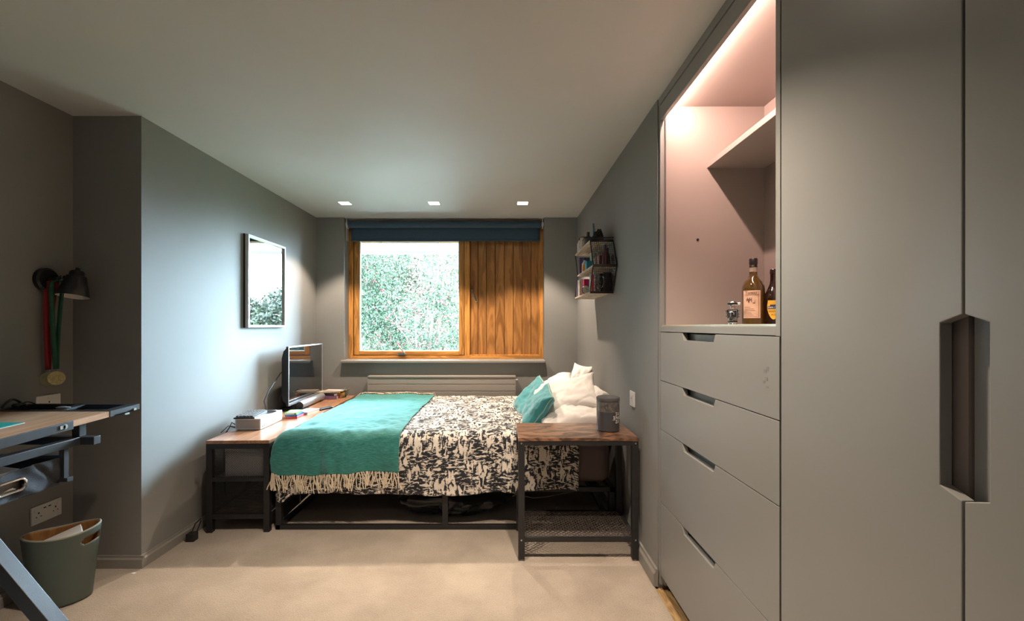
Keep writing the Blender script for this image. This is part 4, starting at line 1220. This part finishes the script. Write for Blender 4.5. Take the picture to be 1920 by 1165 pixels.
# ------------------------------------------------------------------ waste bin
bn = thing('waste_bin', 'green grey oval waste bin with wood lining on the carpet under the desk', 'bin', (-2.055, 2.12, 0))
BA = radians(42)
def binpt(th, k, dr=0):
    a1 = .104 + (.136 - .104) * k + dr; b1 = .072 + (.092 - .072) * k + dr
    x, y = a1 * cos(th), b1 * sin(th)
    lift = .008 * k * cos(2 * th)
    return (-2.055 + x * cos(BA) - y * sin(BA), 2.12 + x * sin(BA) + y * cos(BA), .004 + k * .325 + lift * k)
def shell(dr, name, m, parent):
    mb = MB(); n, h_ = 96, 40
    slot0, slot1 = radians(-62), radians(-8)
    for j in range(h_ + 1):
        for i in range(n): mb.v.append(binpt(2 * pi * i / n, j / h_, dr))
    for j in range(h_):
        for i in range(n):
            th = 2 * pi * (i + .5) / n; th = th - 2 * pi if th > pi else th
            k = (j + .5) / h_
            mid = radians(-35); ww = radians(24)
            if ((th - mid) / ww) ** 4 + ((k - .85) / .052) ** 4 < 1: continue
            i2 = (i + 1) % n
            mb.f.append((j * n + i, j * n + i2, (j + 1) * n + i2, (j + 1) * n + i)); mb.sm.append(True)
    return mb.build(name, m, parent, solid=.003, fixn=False)
shell(0, 'shell', BINM, bn)
shell(-.0045, 'lining', PLY, bn)
MB().tube([binpt(2 * pi * i / 96, 1.0, -.002) for i in range(96)], .0042, 6, closed=True).build('rim', mat('bin_rim', (.30, .30, .24), .4, var=0), bn)
MB().prism([binpt(2 * pi * i / 48, 0.02, -.004)[:2] for i in range(48)], 'Z', .002, .008).build('base', BINM, bn)
pc = MB().add([(-.085, -.055, 0), (.085, -.055, 0), (.085, .055, 0), (-.085, .055, 0)], [(0, 1, 2, 3)])
pc = MB().box(-.090, .075, -.042, .042, -.010, .010)
pc.xform(Matrix.Translation(Vector((-2.06, 2.12, .290))) @ Matrix.Rotation(radians(44), 4, 'Z') @ Matrix.Rotation(radians(-17), 4, 'Y') @ Matrix.Rotation(radians(8), 4, 'X'))
tag(pc.build('waste_paper', WHITEP, bevel=.002), 'white cardboard packet sticking up inside the waste bin', 'paper')

# ------------------------------------------------------------------ drafting desk
dk = thing('drafting_desk', 'drafting desk with pale wood top, black metal tray and splayed legs at left edge', 'desk', (-2.0, 1.6, 0))
DX0, DX1, DYN, DYF = -2.275, -1.744, 1.05, 2.18
zt = lambda y: .910 - (2.18 - y) * .035         # top surface, slightly tilted
def slab(x0, x1, y0, y1, t0, t1):
    return MB().add([(x0, y0, zt(y0) - t1), (x1, y0, zt(y0) - t1), (x1, y1, zt(y1) - t1), (x0, y1, zt(y1) - t1),
                     (x0, y0, zt(y0) - t0), (x1, y0, zt(y0) - t0), (x1, y1, zt(y1) - t0), (x0, y1, zt(y1) - t0)],
                    [(0, 3, 2, 1), (4, 5, 6, 7), (0, 1, 5, 4), (1, 2, 6, 5), (2, 3, 7, 6), (3, 0, 4, 7)])
slab(DX0, DX1 - .002, DYN, 2.016, .001, .026).build('desk_top', DESKWOOD, dk, bevel=.001)
YT0, YT1 = 2.018, 2.18
tr = slab(DX0, DX1, YT0, YT0 + .028, 0, .026)
def join(a, b): a.add(b.v, b.f); return a
join(tr, slab(DX0, DX1, YT1 - .018, YT1, 0, .026)); join(tr, slab(DX1 - .05, DX1, YT0 + .028, YT1 - .018, 0, .026))
join(tr, slab(-2.03, -1.985, YT0 + .028, YT1 - .018, 0, .026)); join(tr, slab(DX0, DX0 + .03, YT0 + .028, YT1 - .018, 0, .026))
join(tr, slab(DX0, DX1, YT0 + .02, YT1 - .01, .022, .026))
tr.build('pencil_tray', DESKM, dk)
slab(DX1 - .004, DX1 + .004, DYN, 1.842, -.0015, .034).build('side_rail', DESKM, dk, bevel=.0015)
MB().lathe([(.010, 0), (.010, .003)], 16, (DX1 + .004, 1.805, zt(1.805) - .015), 'X').box(DX1 + .004, DX1 + .007, 1.783, 1.805, zt(1.8) - .022, zt(1.8) - .008).build('slot_bolt', SILVER, dk)
MB().box(DX1 + .0, DX1 + .006, 2.14, 2.155, zt(2.15) - .024, zt(2.15) - .014).box(DX1 + .0, DX1 + .006, 2.09, 2.115, zt(2.1) - .034, zt(2.1) - .026).build('tray_clip', SILVER, dk)
fr_ = MB()
fr_.box(-2.26, -1.722, 1.912, 1.945, .782, .815)
fr_.box(-1.812, -1.778, 1.07, 1.912, .782, .815)
fr_.box(-2.26, -2.226, 1.07, 1.912, .782, .815)
fr_.box(-2.26, -1.78, 1.04, 1.07, .782, .815)
fr_.build('lower_frame', DESKM, dk, bevel=.002)
MB().box(-1.815, -1.783, 1.912, 1.944, .815, zt(1.93) - .026).build('upright', DESKM, dk, bevel=.002)
MB().box(-2.26, -2.23, 1.912, 1.944, .815, zt(1.93) - .026).build('upright', DESKM, dk, bevel=.002)
for y in (1.60, 1.12):
    MB().beam((-2.06, y, .80), (-1.40, y, .010), .05, .05, up=(0, 1, 0)).build('splayed_leg', DESKM, dk, bevel=.002)
    MB().beam((-2.24, y, .80), (-2.24, y, .0), .04, .04).build('rear_leg', DESKM, dk, bevel=.002)
MB().box(-1.43, -1.38, 1.10, 1.62, 0.0, .03).build('foot_bar', DESKM, dk)
# hanging fabric drawer
dw = MB()
def dface(u, v):
    y = 1.20 + u * .645; top = .744 + .006 * sin(u * 9)
    z = .640 + (top - .640) * v
    x = -1.800 + .006 * fbm(y * 14, z * 20, 1, 2) - .010 * math.exp(-((y - 1.80 + (z - .69) * .9) / .012) ** 2) + .003 * sin(y * 40 + z * 60)
    return (x, y, z)
gro_y, gro_z = 1.655, .694
mbd = MB(); nu, nv = 90, 24
for j in range(nv + 1):
    for i in range(nu + 1): mbd.v.append(dface(i / nu, j / nv))
for j in range(nv):
    for i in range(nu):
        y = 1.20 + (i + .5) / nu * .645; z = .640 + .104 * (j + .5) / nv
        dy = max(0, abs(y - gro_y) - .032); dz = abs(z - gro_z)
        if hypot(dy, dz) < .019: continue
        a_ = j * (nu + 1) + i
        mbd.f.append((a_, a_ + 1, a_ + nu + 2, a_ + nu + 1)); mbd.sm.append(True)
mbd.build('drawer_front', FABRIC, dk, solid=.003, fixn=False)
MB().box(-2.20, -1.802, 1.845, 1.849, .645, .744).box(-2.20, -1.802, 1.196, 1.20, .645, .744).box(-2.204, -2.20, 1.2, 1.845, .645, .744).box(-2.2, -1.802, 1.2, 1.845, .640, .645).build('drawer_bag', FABRIC, dk)
ring = []
for k in range(40):
    a_ = 2 * pi * k / 40
    ring.append((-1.792, gro_y + (.032 if cos(a_) > 0 else -.032) + .021 * cos(a_), gro_z + .021 * sin(a_)))
MB().tube(ring, .0045, 8, closed=True).build('grommet', CHROME, dk)
MB().box(-1.806, -1.785, 1.848, 1.868, .655, .782).box(-1.825, -1.77, 1.846, 1.872, .648, .664).build('hanger', DESKM, dk, bevel=.001)
MB().box(-2.2, -1.8, 1.85, 1.87, .735, .755).build('drawer_runner', DESKM, dk)
tb = MB().box(-2.18, -1.90, 1.38, 1.802, 0, .004)
tf = thing('teal_folder', 'teal folder with white edge lying on the desk top', 'folder', (-2.04, 1.6, zt(1.6)))
slab(-2.18, -1.900, 1.38, 1.800, -.004, -.002).build('cover', mat('teal_card', (.02, .36, .33), .4, var=.02), tf)
slab(-2.178, -1.896, 1.382, 1.803, -.0018, -.0002).build('pages', WHITEP, tf)
hp = thing('headphones', 'black headband of headphones resting on the desk tray', 'headphones', (-2.23, 2.10, zt(2.1)))
MB().tube([(-2.262 + .0, 2.05 + .055 * sin(a_ * .3) * 0 + a_ * .009, zt(2.1) + .006 + .030 * sin(pi * a_ / 10)) for a_ in range(11)], .005, 8).tube([(-2.185, 2.04 + a_ * .009, zt(2.1) + .004 + .022 * sin(pi * a_ / 10)) for a_ in range(11)], .003, 8).build('headband', BLACKP, hp)
MB().lathe([(.022, 0), (.026, .008), (.022, .016)], 20, (-2.235, 2.10, zt(2.1) + .001)).build('ear_cup', BLACKP, hp)
sv = MB().lathe([(0, 0), (.016, 0), (.018, .004), (.010, .008), (0, .008)], 20, (-2.008, 2.075, zt(2.08) + .0005), sx=1.8)
tag(sv.build('eraser', SILVERP), 'small grey oval object on the desk tray divider', 'stationery')
pp_ = MB().box(-2.05, -1.86, 1.3, 1.78, .700, .735)
tag(MB().prism([(-2.1, .66), (-1.83, .66), (-1.83, .742), (-1.98, .760), (-2.1, .742)], 'Y', 1.25, 1.72).build('papers', WHITEP), 'loose white papers poking out of the black fabric drawer', 'paper')

# ------------------------------------------------------------------ niche items
NZ = 1.2875
def flabel(mb, c, r, a0, a1, z0, z1, n=14):
    def fn(u, v):
        a = a0 + (a1 - a0) * u
        return (c[0] + r * cos(a), c[1] + r * sin(a), z0 + (z1 - z0) * v)
    mb.grid(fn, n, 1)
    return mb
# whisky bottle
wx, wy = 1.082, 1.97
wb = thing('whisky_bottle', 'tall whisky bottle with cream label and dark stopper in the niche', 'bottle', (wx, wy, NZ))
WHG = mat('whisky_glass', (.16, .085, .015), .05, var=0, coat=1.0)
WHG.node_tree.nodes['Principled BSDF'].inputs['Transmission Weight'].default_value = .55
MB().lathe([(0, 0), (.040, 0), (.0445, .004), (.045, .15), (.044, .165), (.036, .185), (.022, .202), (.0165, .213), (.0165, .228), (0, .228)], 40, (wx, wy, NZ)).build('body', WHG, wb)
MB().lathe([(.0155, .2275), (.0150, .247), (.0, .247)], 28, (wx, wy, NZ)).build('neck', mat('clear_neck', (.35, .27, .22), .1, var=0, coat=1), wb)
MB().lathe([(.0135, .246), (.0165, .250), (.0145, .258), (.0165, .262), (.0165, .284), (.015, .2865), (0, .2865)], 28, (wx, wy, NZ)).build('stopper', mat('dark_stopper', (.02, .012, .012), .4, var=0), wb)
adir = math.atan2(-wy, -wx)
LABM = mat('cream_label', (.66, .42, .30), .6, var=.10, scale=30)
flabel(MB(), (wx, wy), .0456, adir - .95, adir + .62, NZ + .028, NZ + .146).build('label', LABM, wb)
INK = mat('brown_ink', (.10, .04, .03), .6, var=0)
il = MB()
am = adir - .165
for (zz, a_, b_, t_) in ((.128, -.6, .6, .0015), (.124, -.6, .6, .0008), (.074, -.62, -.1, .001), (.066, -.62, .25, .0016), (.059, -.62, .32, .0016), (.052, -.6, .0, .0012), (.046, -.6, .05, .0012), (.040, -.6, .2, .001), (.034, -.62, .5, .001)):
    flabel(il, (wx, wy), .0461, am + a_, am + b_, NZ + zz, NZ + zz + t_, 8)
for k in range(10):
    a_ = am - .45 + k * .05
    flabel(il, (wx, wy), .0461, a_, a_ + .04, NZ + .098 + .006 * sin(k * 1.1), NZ + .112 - .004 * cos(k * 1.7), 2)
flabel(il, (wx, wy), .0461, am + .12, am + .32, NZ + .090, NZ + .094, 3); flabel(il, (wx, wy), .0461, am + .28, am + .31, NZ + .090, NZ + .104, 2)
flabel(il, (wx, wy), .0461, am + .60, am + .625, NZ + .032, NZ + .142, 2)
il.build('label_print', INK, wb)
n_ = Vector((cos(am - .0), sin(am - .0), 0)); yax = Vector((0, 0, 1)); xax = yax.cross(n_)
M_ = Matrix((xax, yax, n_)).transposed().to_4x4(); M_.translation = n_ * .0475 + Vector((0, 0, .1365))
text('Tower', INK, wb, M_, .018)
# beer bottle
ex, ey = 1.146, 1.93
bb = thing('beer_bottle', 'dark brown beer bottle with yellow shield label in the niche', 'bottle', (ex, ey, NZ))
MB().lathe([(0, 0), (.033, 0), (.036, .003), (.0365, .105), (.034, .125), (.024, .150), (.016, .170), (.0135, .185), (.0130, .215), (.0145, .216), (.0145, .232), (.0125, .235), (0, .235)], 36, (ex, ey, NZ)).build('body', mat('dark_beer_glass', (.016, .006, .004), .08, var=0, coat=1.0), bb)
adb = math.atan2(-ey, -ex)
yl = MB()
def shield(u, v):
    zz = .022 + .080 * v
    hwid = .66 * min(1, sqrt(max(0.02, v * 1.9))) * (1 - .12 * max(0, v - .75) * 4)
    a = adb - .0 + hwid * (2 * u - 1)
    return (ex + .0372 * cos(a), ey + .0372 * sin(a), NZ + zz)
yl.grid(shield, 16, 14).build('label', mat('yellow_label', (.72, .40, .04), .5, var=.12, scale=50), bb)
il = MB()
flabel(il, (ex, ey), .0376, adb - .60, adb + .60, NZ + .066, NZ + .078, 10)
flabel(il, (ex, ey), .0376, adb - .35, adb + .35, NZ + .076, NZ + .084, 8)
il.build('label_band', mat('navy_ink', (.02, .03, .08), .5, var=0), bb)
def bottle_text(s_, par, r, ad, z, size, m):
    # letters set one by one round the glass
    W = size * .62; mb_ = MB()
    for i, ch_ in enumerate(s_):
        a = ad + (i - (len(s_) - 1) / 2) * (W / r)
        n_ = Vector((cos(a), sin(a), 0)); yax = Vector((0, 0, 1)); xax = yax.cross(n_)
        M_ = Matrix((xax, yax, n_)).transposed().to_4x4(); M_.translation = n_ * r + Vector((0, 0, z))
        text_into(mb_, ch_, M_, size, .0002)
    mb_.build('lettering', m, par, local=True)
bottle_text('THWAITES', bb, .0379, adb, .0715, .0095, WT)
bottle_text('GOLDEN', bb, .0377, adb, .0555, .0105, INK)
bottle_text('ALE', bb, .0377, adb, .042, .0095, INK)
# robot-shaped perfume bottle
rx_, ry_ = .985, 1.955
pb = thing('perfume_bottle', 'small chrome robot-shaped perfume bottle at the left of the niche bottles', 'bottle', (rx_, ry_, NZ), math.atan2(rx_, -ry_) + pi - radians(0))
pb.rotation_euler = (0, 0, -math.atan2(rx_, ry_))
DK = mat('gunmetal', (.05, .055, .06), .2, metal=.8, var=0)
def Lp(mb, name, m, **k): return mb.build(name, m, pb, local=True, **k)
Lp(MB().lathe([(.018, 0), (.018, .006), (.0165, .008), (.018, .010), (.018, .016), (.0165, .018), (.018, .020), (.017, .026)], 28, (0, 0, 0)), 'legs', CHROME)
Lp(MB().lathe([(.0183, .0095), (.0183, .0165)], 28, (0, 0, 0)).lathe([(.0183, .0195), (.0183, .0225)], 28, (0, 0, 0)), 'leg_bands', DK)
Lp(MB().box(-.020, .020, -.012, .012, .026, .066), 'torso', DK, bevel=.003)
Lp(MB().box(-.017, .017, -.0135, -.011, .029, .032).box(-.017, .017, -.0135, -.011, .060, .063).box(-.017, -.014, -.0135, -.011, .029, .063).box(.014, .017, -.0135, -.011, .029, .063), 'chest_frame', CHROME, bevel=.0006)
Lp(MB().box(-.014, .014, -.0130, -.0118, .032, .060), 'chest_plate', BLACKP)
lg_ = MB().box(-.011, -.0055, -.0150, -.0125, .034, .057)
lg_.add([], [])
arc = [(-.0045 + .0085 * cos(a_), -.0137, .0485 + .0065 * sin(a_)) for a_ in [pi * 0.85 - k * .33 for k in range(9)]]
lg_.tube(arc, .0022, 8)
lg_.tube([(.004, -.0137, .051), (.0045, -.0137, .045), (.003, -.0137, .0435)], .0024, 8)
Lp(lg_, 'chest_letter', SILVER)
for s_ in (-1, 1):
    Lp(MB().box(s_ * .020, s_ * .0265, -.008, .008, .052, .064).box(s_ * .022, s_ * .0262, -.006, .006, .030, .052).box(s_ * .0205, s_ * .0272, -.007, .007, .040, .046), 'arm', CHROME, bevel=.0012)
Lp(MB().lathe([(.011, .066), (.010, .070), (.010, .080), (.012, .082)], 24, (0, 0, 0)), 'neck', mat('rose_neck', (.5, .38, .36), .25, metal=.6, var=0))
Lp(MB().lathe([(.012, .081), (.020, .083), (.021, .088), (.021, .094), (.017, .099), (.008, .101), (0, .101)], 32, (0, 0, 0), sx=1, sy=.75), 'head', CHROME)
Lp(MB().lathe([(.0214, .086), (.0214, .0935)], 32, (0, 0, 0), sx=1, sy=.75), 'visor', BLACKP)
Lp(MB().lathe([(.007, .020), (.007, .028)], 16, (0, 0, .090), 'X'), 'ear_bolt', CHROME)

# ------------------------------------------------------------------ geometric wall shelf
SX = .5955
ws = thing('wall_shelf', 'hexagonal black wire wall shelf with pale wood boards, right of the window', 'shelf', (XR, 3.45, 1.52))
lv = [(1.521, 3.135, 3.79), (1.692, 3.025, 3.655), (1.877, 3.135, 3.79)]
for (z, y0, y1) in lv:
    MB().box(SX, XR - .004, y0, y1, z - .012, z).build('shelf_board', PALEWOOD, ws, bevel=.001)
wf = MB()
for xx in (SX + .002, XR - .006):
    for side in (1, 2):
        pts = [(xx, lv[0][side], lv[0][0]), (xx, lv[1][side], lv[1][0]), (xx, lv[2][side], lv[2][0])]
        for a_, b_ in zip(pts, pts[1:]): wf.beam(a_, b_, .007, .007, up=(1, 0, 0))
for (z, y0, y1) in lv:
    wf.beam((SX, y0 - .002, z - .006), (XR - .004, y0 - .002, z - .006), .006, .016)
    wf.beam((SX, y1 + .002, z - .006), (XR - .004, y1 + .002, z - .006), .006, .016)
    wf.beam((XR - .008, y0, z - .006), (XR - .008, y1, z - .006), .006, .006)
wf.beam((SX - .04, 3.12, 1.888), (XR - .004, 3.12, 1.888), .006, .010).beam((SX - .04, 3.12, 1.888), (SX - .04, 3.2, 1.884), .006, .006)
wf.build('wire_frame', BLACKM, ws)
gr = MB()
def panelgrid(p00, p10, p01, p11, nu, nv):
    p00, p10, p01, p11 = map(Vector, (p00, p10, p01, p11))
    for i in range(nu + 1):
        t = i / nu; gr.beam(p00.lerp(p10, t), p01.lerp(p11, t), .0016, .0016)
    for j in range(nv + 1):
        t = j / nv; gr.beam(p00.lerp(p01, t), p10.lerp(p11, t), .0016, .0016)
for k in (0, 1):
    z0, y0 = lv[k][0], lv[k][1]; z1, y1 = lv[k + 1][0], lv[k + 1][1]
    panelgrid((SX, y0, z0), (XR - .006, y0, z0), (SX, y1, z1), (XR - .006, y1, z1), 11, 12)
stuff(gr.build('wire_grid', BLACKM, ws))
def sitem(name, label, cat, x, y, z, build):
    t = thing(name, label, cat, (x, y, z)); build(t, x, y, z); return t
def bk(c_, dx, dy, h_, txt=None):
    def fn(t, x, y, z):
        mm = mat('shelfcover_%d_%d_%d' % tuple(int(q * 255) for q in c_), c_, .5, var=.15, scale=40)
        MB().box(x - dx, x + dx, y - dy, y - dy + .002, z, z + h_).box(x - dx, x + dx, y + dy - .002, y + dy, z, z + h_).box(x - dx, x - dx + .002, y - dy, y + dy, z, z + h_).build('cover', mm, t)
        MB().box(x - dx + .002, x + dx - .003, y - dy + .002, y + dy - .002, z + .002, z + h_ - .003).build('pages', MATS['paper'], t)
    return fn
def can(c_, r, h_, capc=None, neck=False):
    def fn(t, x, y, z):
        mm = mat('jar_%d_%d_%d' % tuple(int(q * 255) for q in c_), c_, .35, var=.2, scale=60)
        if neck:
            MB().lathe([(0, 0), (r, 0), (r, h_ * .62), (r * .45, h_ * .78), (r * .4, h_ * .86), (0, h_ * .86)], 20, (x, y, z)).build('body', mm, t)
            MB().lathe([(r * .48, h_ * .84), (r * .48, h_), (0, h_)], 16, (x, y, z)).build('cap', mat('cap_dark', capc or (.03, .03, .03), .4, var=0), t)
        else:
            MB().lathe([(0, 0), (r, 0), (r, h_ * .9), (0, h_ * .9)], 20, (x, y, z)).build('body', mm, t)
            MB().lathe([(r * .95, h_ * .88), (r * .95, h_), (0, h_)], 20, (x, y, z)).build('lid', mat('cap_%d' % int((capc or (.03,))[0] * 255), capc or (.03, .03, .03), .4, var=0), t)
    return fn
T, Mz, Bz = lv[2][0], lv[1][0], lv[0][0]
# top shelf
sitem('spray_bottle', 'white bottle with dark cap at the far end of the top wall shelf', 'bottle', .625, 3.72, T, can((.7, .68, .7), .022, .125, (.04, .04, .05), True))
sitem('jar', 'cream jar with brown lid beside the white bottle on the top wall shelf', 'jar', .635, 3.62, T, can((.55, .45, .35), .026, .115, (.18, .07, .06)))
sitem('small_bottle', 'dark perfume bottle with silver cap on the top wall shelf', 'bottle', .64, 3.44, T, can((.03, .03, .04), .026, .115, (.5, .5, .5), True))
def pennant(t, x, y, z):
    MB().add([(x, y - .03, z), (x, y + .03, z), (x, y, z + .16), (x + .012, y - .03, z), (x + .012, y + .03, z), (x + .012, y, z + .16)], [(0, 1, 2), (5, 4, 3), (0, 3, 4, 1), (1, 4, 5, 2), (2, 5, 3, 0)]).build('blue_face', mat('blue_card', (.01, .22, .45), .5, var=0), t)
    MB().add([(x + .02, y - .055, z), (x + .02, y + .0, z), (x + .008, y - .002, z + .158), (x + .03, y - .055, z), (x + .03, y + .0, z), (x + .012, y - .002, z + .158)], [(0, 1, 2), (5, 4, 3), (0, 3, 4, 1), (1, 4, 5, 2), (2, 5, 3, 0)]).build('orange_face', mat('orange_card', (.62, .16, .03), .5, var=.2, scale=40), t)
sitem('card', 'tall pointed blue and orange card standing on the top wall shelf', 'card', .655, 3.34, T, pennant)
def heap(t, x, y, z):
    def fn(u, v):
        th = 2 * pi * u; ph = pi / 2 * v; r = 1 + .25 * fbm(cos(th) * 1.5, sin(th) * 1.5, v * 2)
        return (x + .045 * r * cos(th) * cos(ph), y + .07 * r * sin(th) * cos(ph), z + .001 + .085 * r * sin(ph))
    MB().grid(fn, 24, 8).build('cloth', mat('black_cloth', (.012, .015, .013), .9, var=.2), t)
sitem('cap', 'crumpled black cap at the near end of the top wall shelf', 'cap', .675, 3.24, T, heap)
# middle shelf
sitem('book', 'dark purple book at the far end of the middle wall shelf', 'book', .655, 3.625, Mz, bk((.10, .08, .20), .05, .016, .135))
sitem('bottle', 'white bottle beside the purple book on the middle wall shelf', 'bottle', .635, 3.56, Mz, can((.62, .62, .60), .021, .125, (.5, .5, .5), True))
sitem('tin', 'orange round tin at the front of the middle wall shelf', 'tin', .628, 3.50, Mz, can((.75, .30, .05), .026, .062, (.72, .36, .08)))
sitem('tin', 'pale green tall tin behind the teal box on the middle wall shelf', 'tin', .672, 3.40, Mz, can((.40, .50, .38), .026, .135, (.5, .5, .45)))
def tbox(c_, dx, dy, h_):
    def fn(t, x, y, z):
        mm = mat('boxcol_%d_%d_%d' % tuple(int(q * 255) for q in c_), c_, .45, var=.1, scale=50)
        MB().box(x - dx, x + dx, y - dy, y + dy, z, z + h_ * .72).build('base', mm, t, bevel=.001)
        MB().box(x - dx - .001, x + dx + .001, y - dy - .001, y + dy + .001, z + h_ * .72, z + h_).build('lid', mm, t, bevel=.001)
    return fn
sitem('small_box', 'teal box in the middle of the middle wall shelf', 'box', .635, 3.38, Mz, tbox((.02, .25, .33), .024, .035, .070))
sitem('small_box', 'dark red flat box resting on the middle wall shelf', 'box', .70, 3.30, Mz, tbox((.25, .02, .02), .03, .035, .098))
for i, y in enumerate((3.20, 3.175)):
    sitem('tube', ('shorter' if i == 0 else 'taller') + ' of two thin silver tubes on the middle wall shelf', 'tube', .64 + .022 * i, y, Mz, can((.5, .52, .46), .008, .07 + .012 * i, (.5, .5, .5)))['group'] = 'silver tubes on the middle shelf'
sitem('bottle', 'dark red bottle at the near end of the middle wall shelf', 'bottle', .700, 3.13, Mz, can((.10, .008, .012), .020, .150, (.03, .02, .02), True))
sitem('bottle', 'clear grey bottle by the wall on the middle wall shelf', 'bottle', .728, 3.18, Mz, can((.14, .15, .15), .018, .135, (.04, .04, .04), True))
# bottom shelf
for i, (c_, lb) in enumerate((((.16, .12, .24), 'mauve book at the far end of the bottom wall shelf'), ((.24, .17, .30), 'lilac book, second from the far end of the bottom wall shelf'), ((.50, .52, .42), 'pale green book, third on the bottom wall shelf'))):
    sitem('book', lb, 'book', .665, 3.755 - i * .042, Bz, bk(c_, .058, .018, .14 - .004 * i))
sitem('magazine', 'white and green patterned booklet on the bottom wall shelf', 'magazine', .66, 3.60, Bz, bk((.55, .60, .48), .06, .010, .13))
sitem('small_box', 'bright pink box above the pale booklets on the bottom wall shelf', 'box', .64, 3.53, Bz, tbox((.70, .03, .16), .018, .022, .125))
sitem('alarm_clock', 'small round black and white clock on the bottom wall shelf', 'clock', .625, 3.44, Bz,
      lambda t, x, y, z: (MB().lathe([(.030, 0), (.034, .006), (.034, .018), (.030, .024)], 28, (x, y, z + .036), 'Y').build('case', BLACKP, t),
                          MB().lathe([(.029, 0), (.029, .001)], 28, (x, y - .0012, z + .036), 'Y').build('dial', WHITEP, t),
                          MB().box(x - .001, x + .001, y - .003, y - .001, z + .036, z + .056).box(x, x + .014, y - .003, y - .001, z + .035, z + .037).build('hands', BLACKP, t)))
sitem('bottle', 'white slim bottle near the middle of the bottom wall shelf', 'bottle', .645, 3.33, Bz, can((.62, .68, .70), .016, .145, (.6, .6, .6)))
sitem('bottle', 'pale blue slim bottle, nearer one on the bottom wall shelf', 'bottle', .668, 3.285, Bz, can((.45, .58, .64), .015, .14, (.5, .6, .6)))
def tank(t, x, y, z):
    MB().lathe([(0, 0), (.034, 0), (.036, .006), (.033, .11), (.034, .128), (.031, .128), (.030, .012), (0, .010)], 28, (x, y, z)).build('body', mat('pewter', (.30, .31, .30), .25, metal=.8, var=.1), t)
    MB().tube([(x + .022, y - .030, z + .108), (x + .03, y - .052, z + .100), (x + .032, y - .058, z + .07), (x + .026, y - .045, z + .04), (x + .020, y - .030, z + .028)], .004, 8).build('handle', CHROME, t)
sitem('tankard', 'pewter tankard with curved handle on the bottom wall shelf', 'tankard', .665, 3.21, Bz, tank)
sitem('small_box', 'narrow bright red box standing at the front corner of the bottom wall shelf', 'box', .617, 3.155, Bz + .0, tbox((.62, .01, .015), .009, .010, .118))
sitem('speaker', 'black upright box against the wall on the bottom wall shelf', 'speaker', .722, 3.20, Bz, tbox((.012, .012, .013), .026, .035, .135))

# ------------------------------------------------------------------ under the bed
t = thing('cable', 'white cable looping across the floor under the bed head', 'cable', (.35, 3.1, 0))
MB().tube([(.06, 2.95, .20), (.14, 3.0, .16), (.20, 3.05, .13), (.30, 3.15, .10), (.42, 3.2, .105), (.52, 3.15, .14), (.60, 3.05, .19), (.66, 3.0, .235)], .0035, 6).build('cord', mat('grey_cord', (.30, .29, .28), .5, var=0), t)
MB().tube([(.06, 2.92, .19), (.12, 2.94, .215), (.18, 2.96, .235)], .0035, 6).build('cord', MATS['grey_cord'], t)
def bagfn(u, v):
    th = 2 * pi * u; ph = pi * (v - .5); r_ = 1 + .35 * fbm(cos(th) * 2.2, sin(th) * 2.2, v * 4)
    return (-.33 + .36 * r_ * cos(th) * cos(ph), 3.12 + .16 * r_ * sin(th) * cos(ph), .11 + .095 * sin(ph) * r_)
bg_ = thing('plastic_bag', 'crumpled black plastic bag stuffed under the middle of the bed', 'bag', (-.33, 3.12, 0))
MB().grid(bagfn, 40, 20).build('bag_body', mat('black_bin_liner', (.02, .022, .025), .22, var=0, bump=.6, bscale=30), bg_)
t = thing('power_adapter', 'white power adapter hanging under the left end of the bed', 'adapter', (-1.19, 3.02, .19))
MB().box(-1.22, -1.15, 3.0, 3.04, .175, .21).build('body', WHITEP, t, bevel=.004)
MB().tube([(-1.19, 3.02, .21), (-1.19, 3.03, .24)], .003, 6).build('cord', WHITEP, t)
ub = MB().box(-1.0, -.65, 3.55, 4.1, 0, .16)
tag(ub.build('storage_box', mat('dark_underbed_box', (.05, .05, .055), .7, var=.1), bevel=.01), 'dark storage box far back under the bed', 'box')
tag(MB().prism([(-1.925, 2.350), (-1.908, 2.346), (-1.902, 2.358), (-1.918, 2.363)], 'Z', 0, .003).build('scrap', WHITEP), 'tiny white scrap of paper on the carpet by the chimney corner', 'scrap')
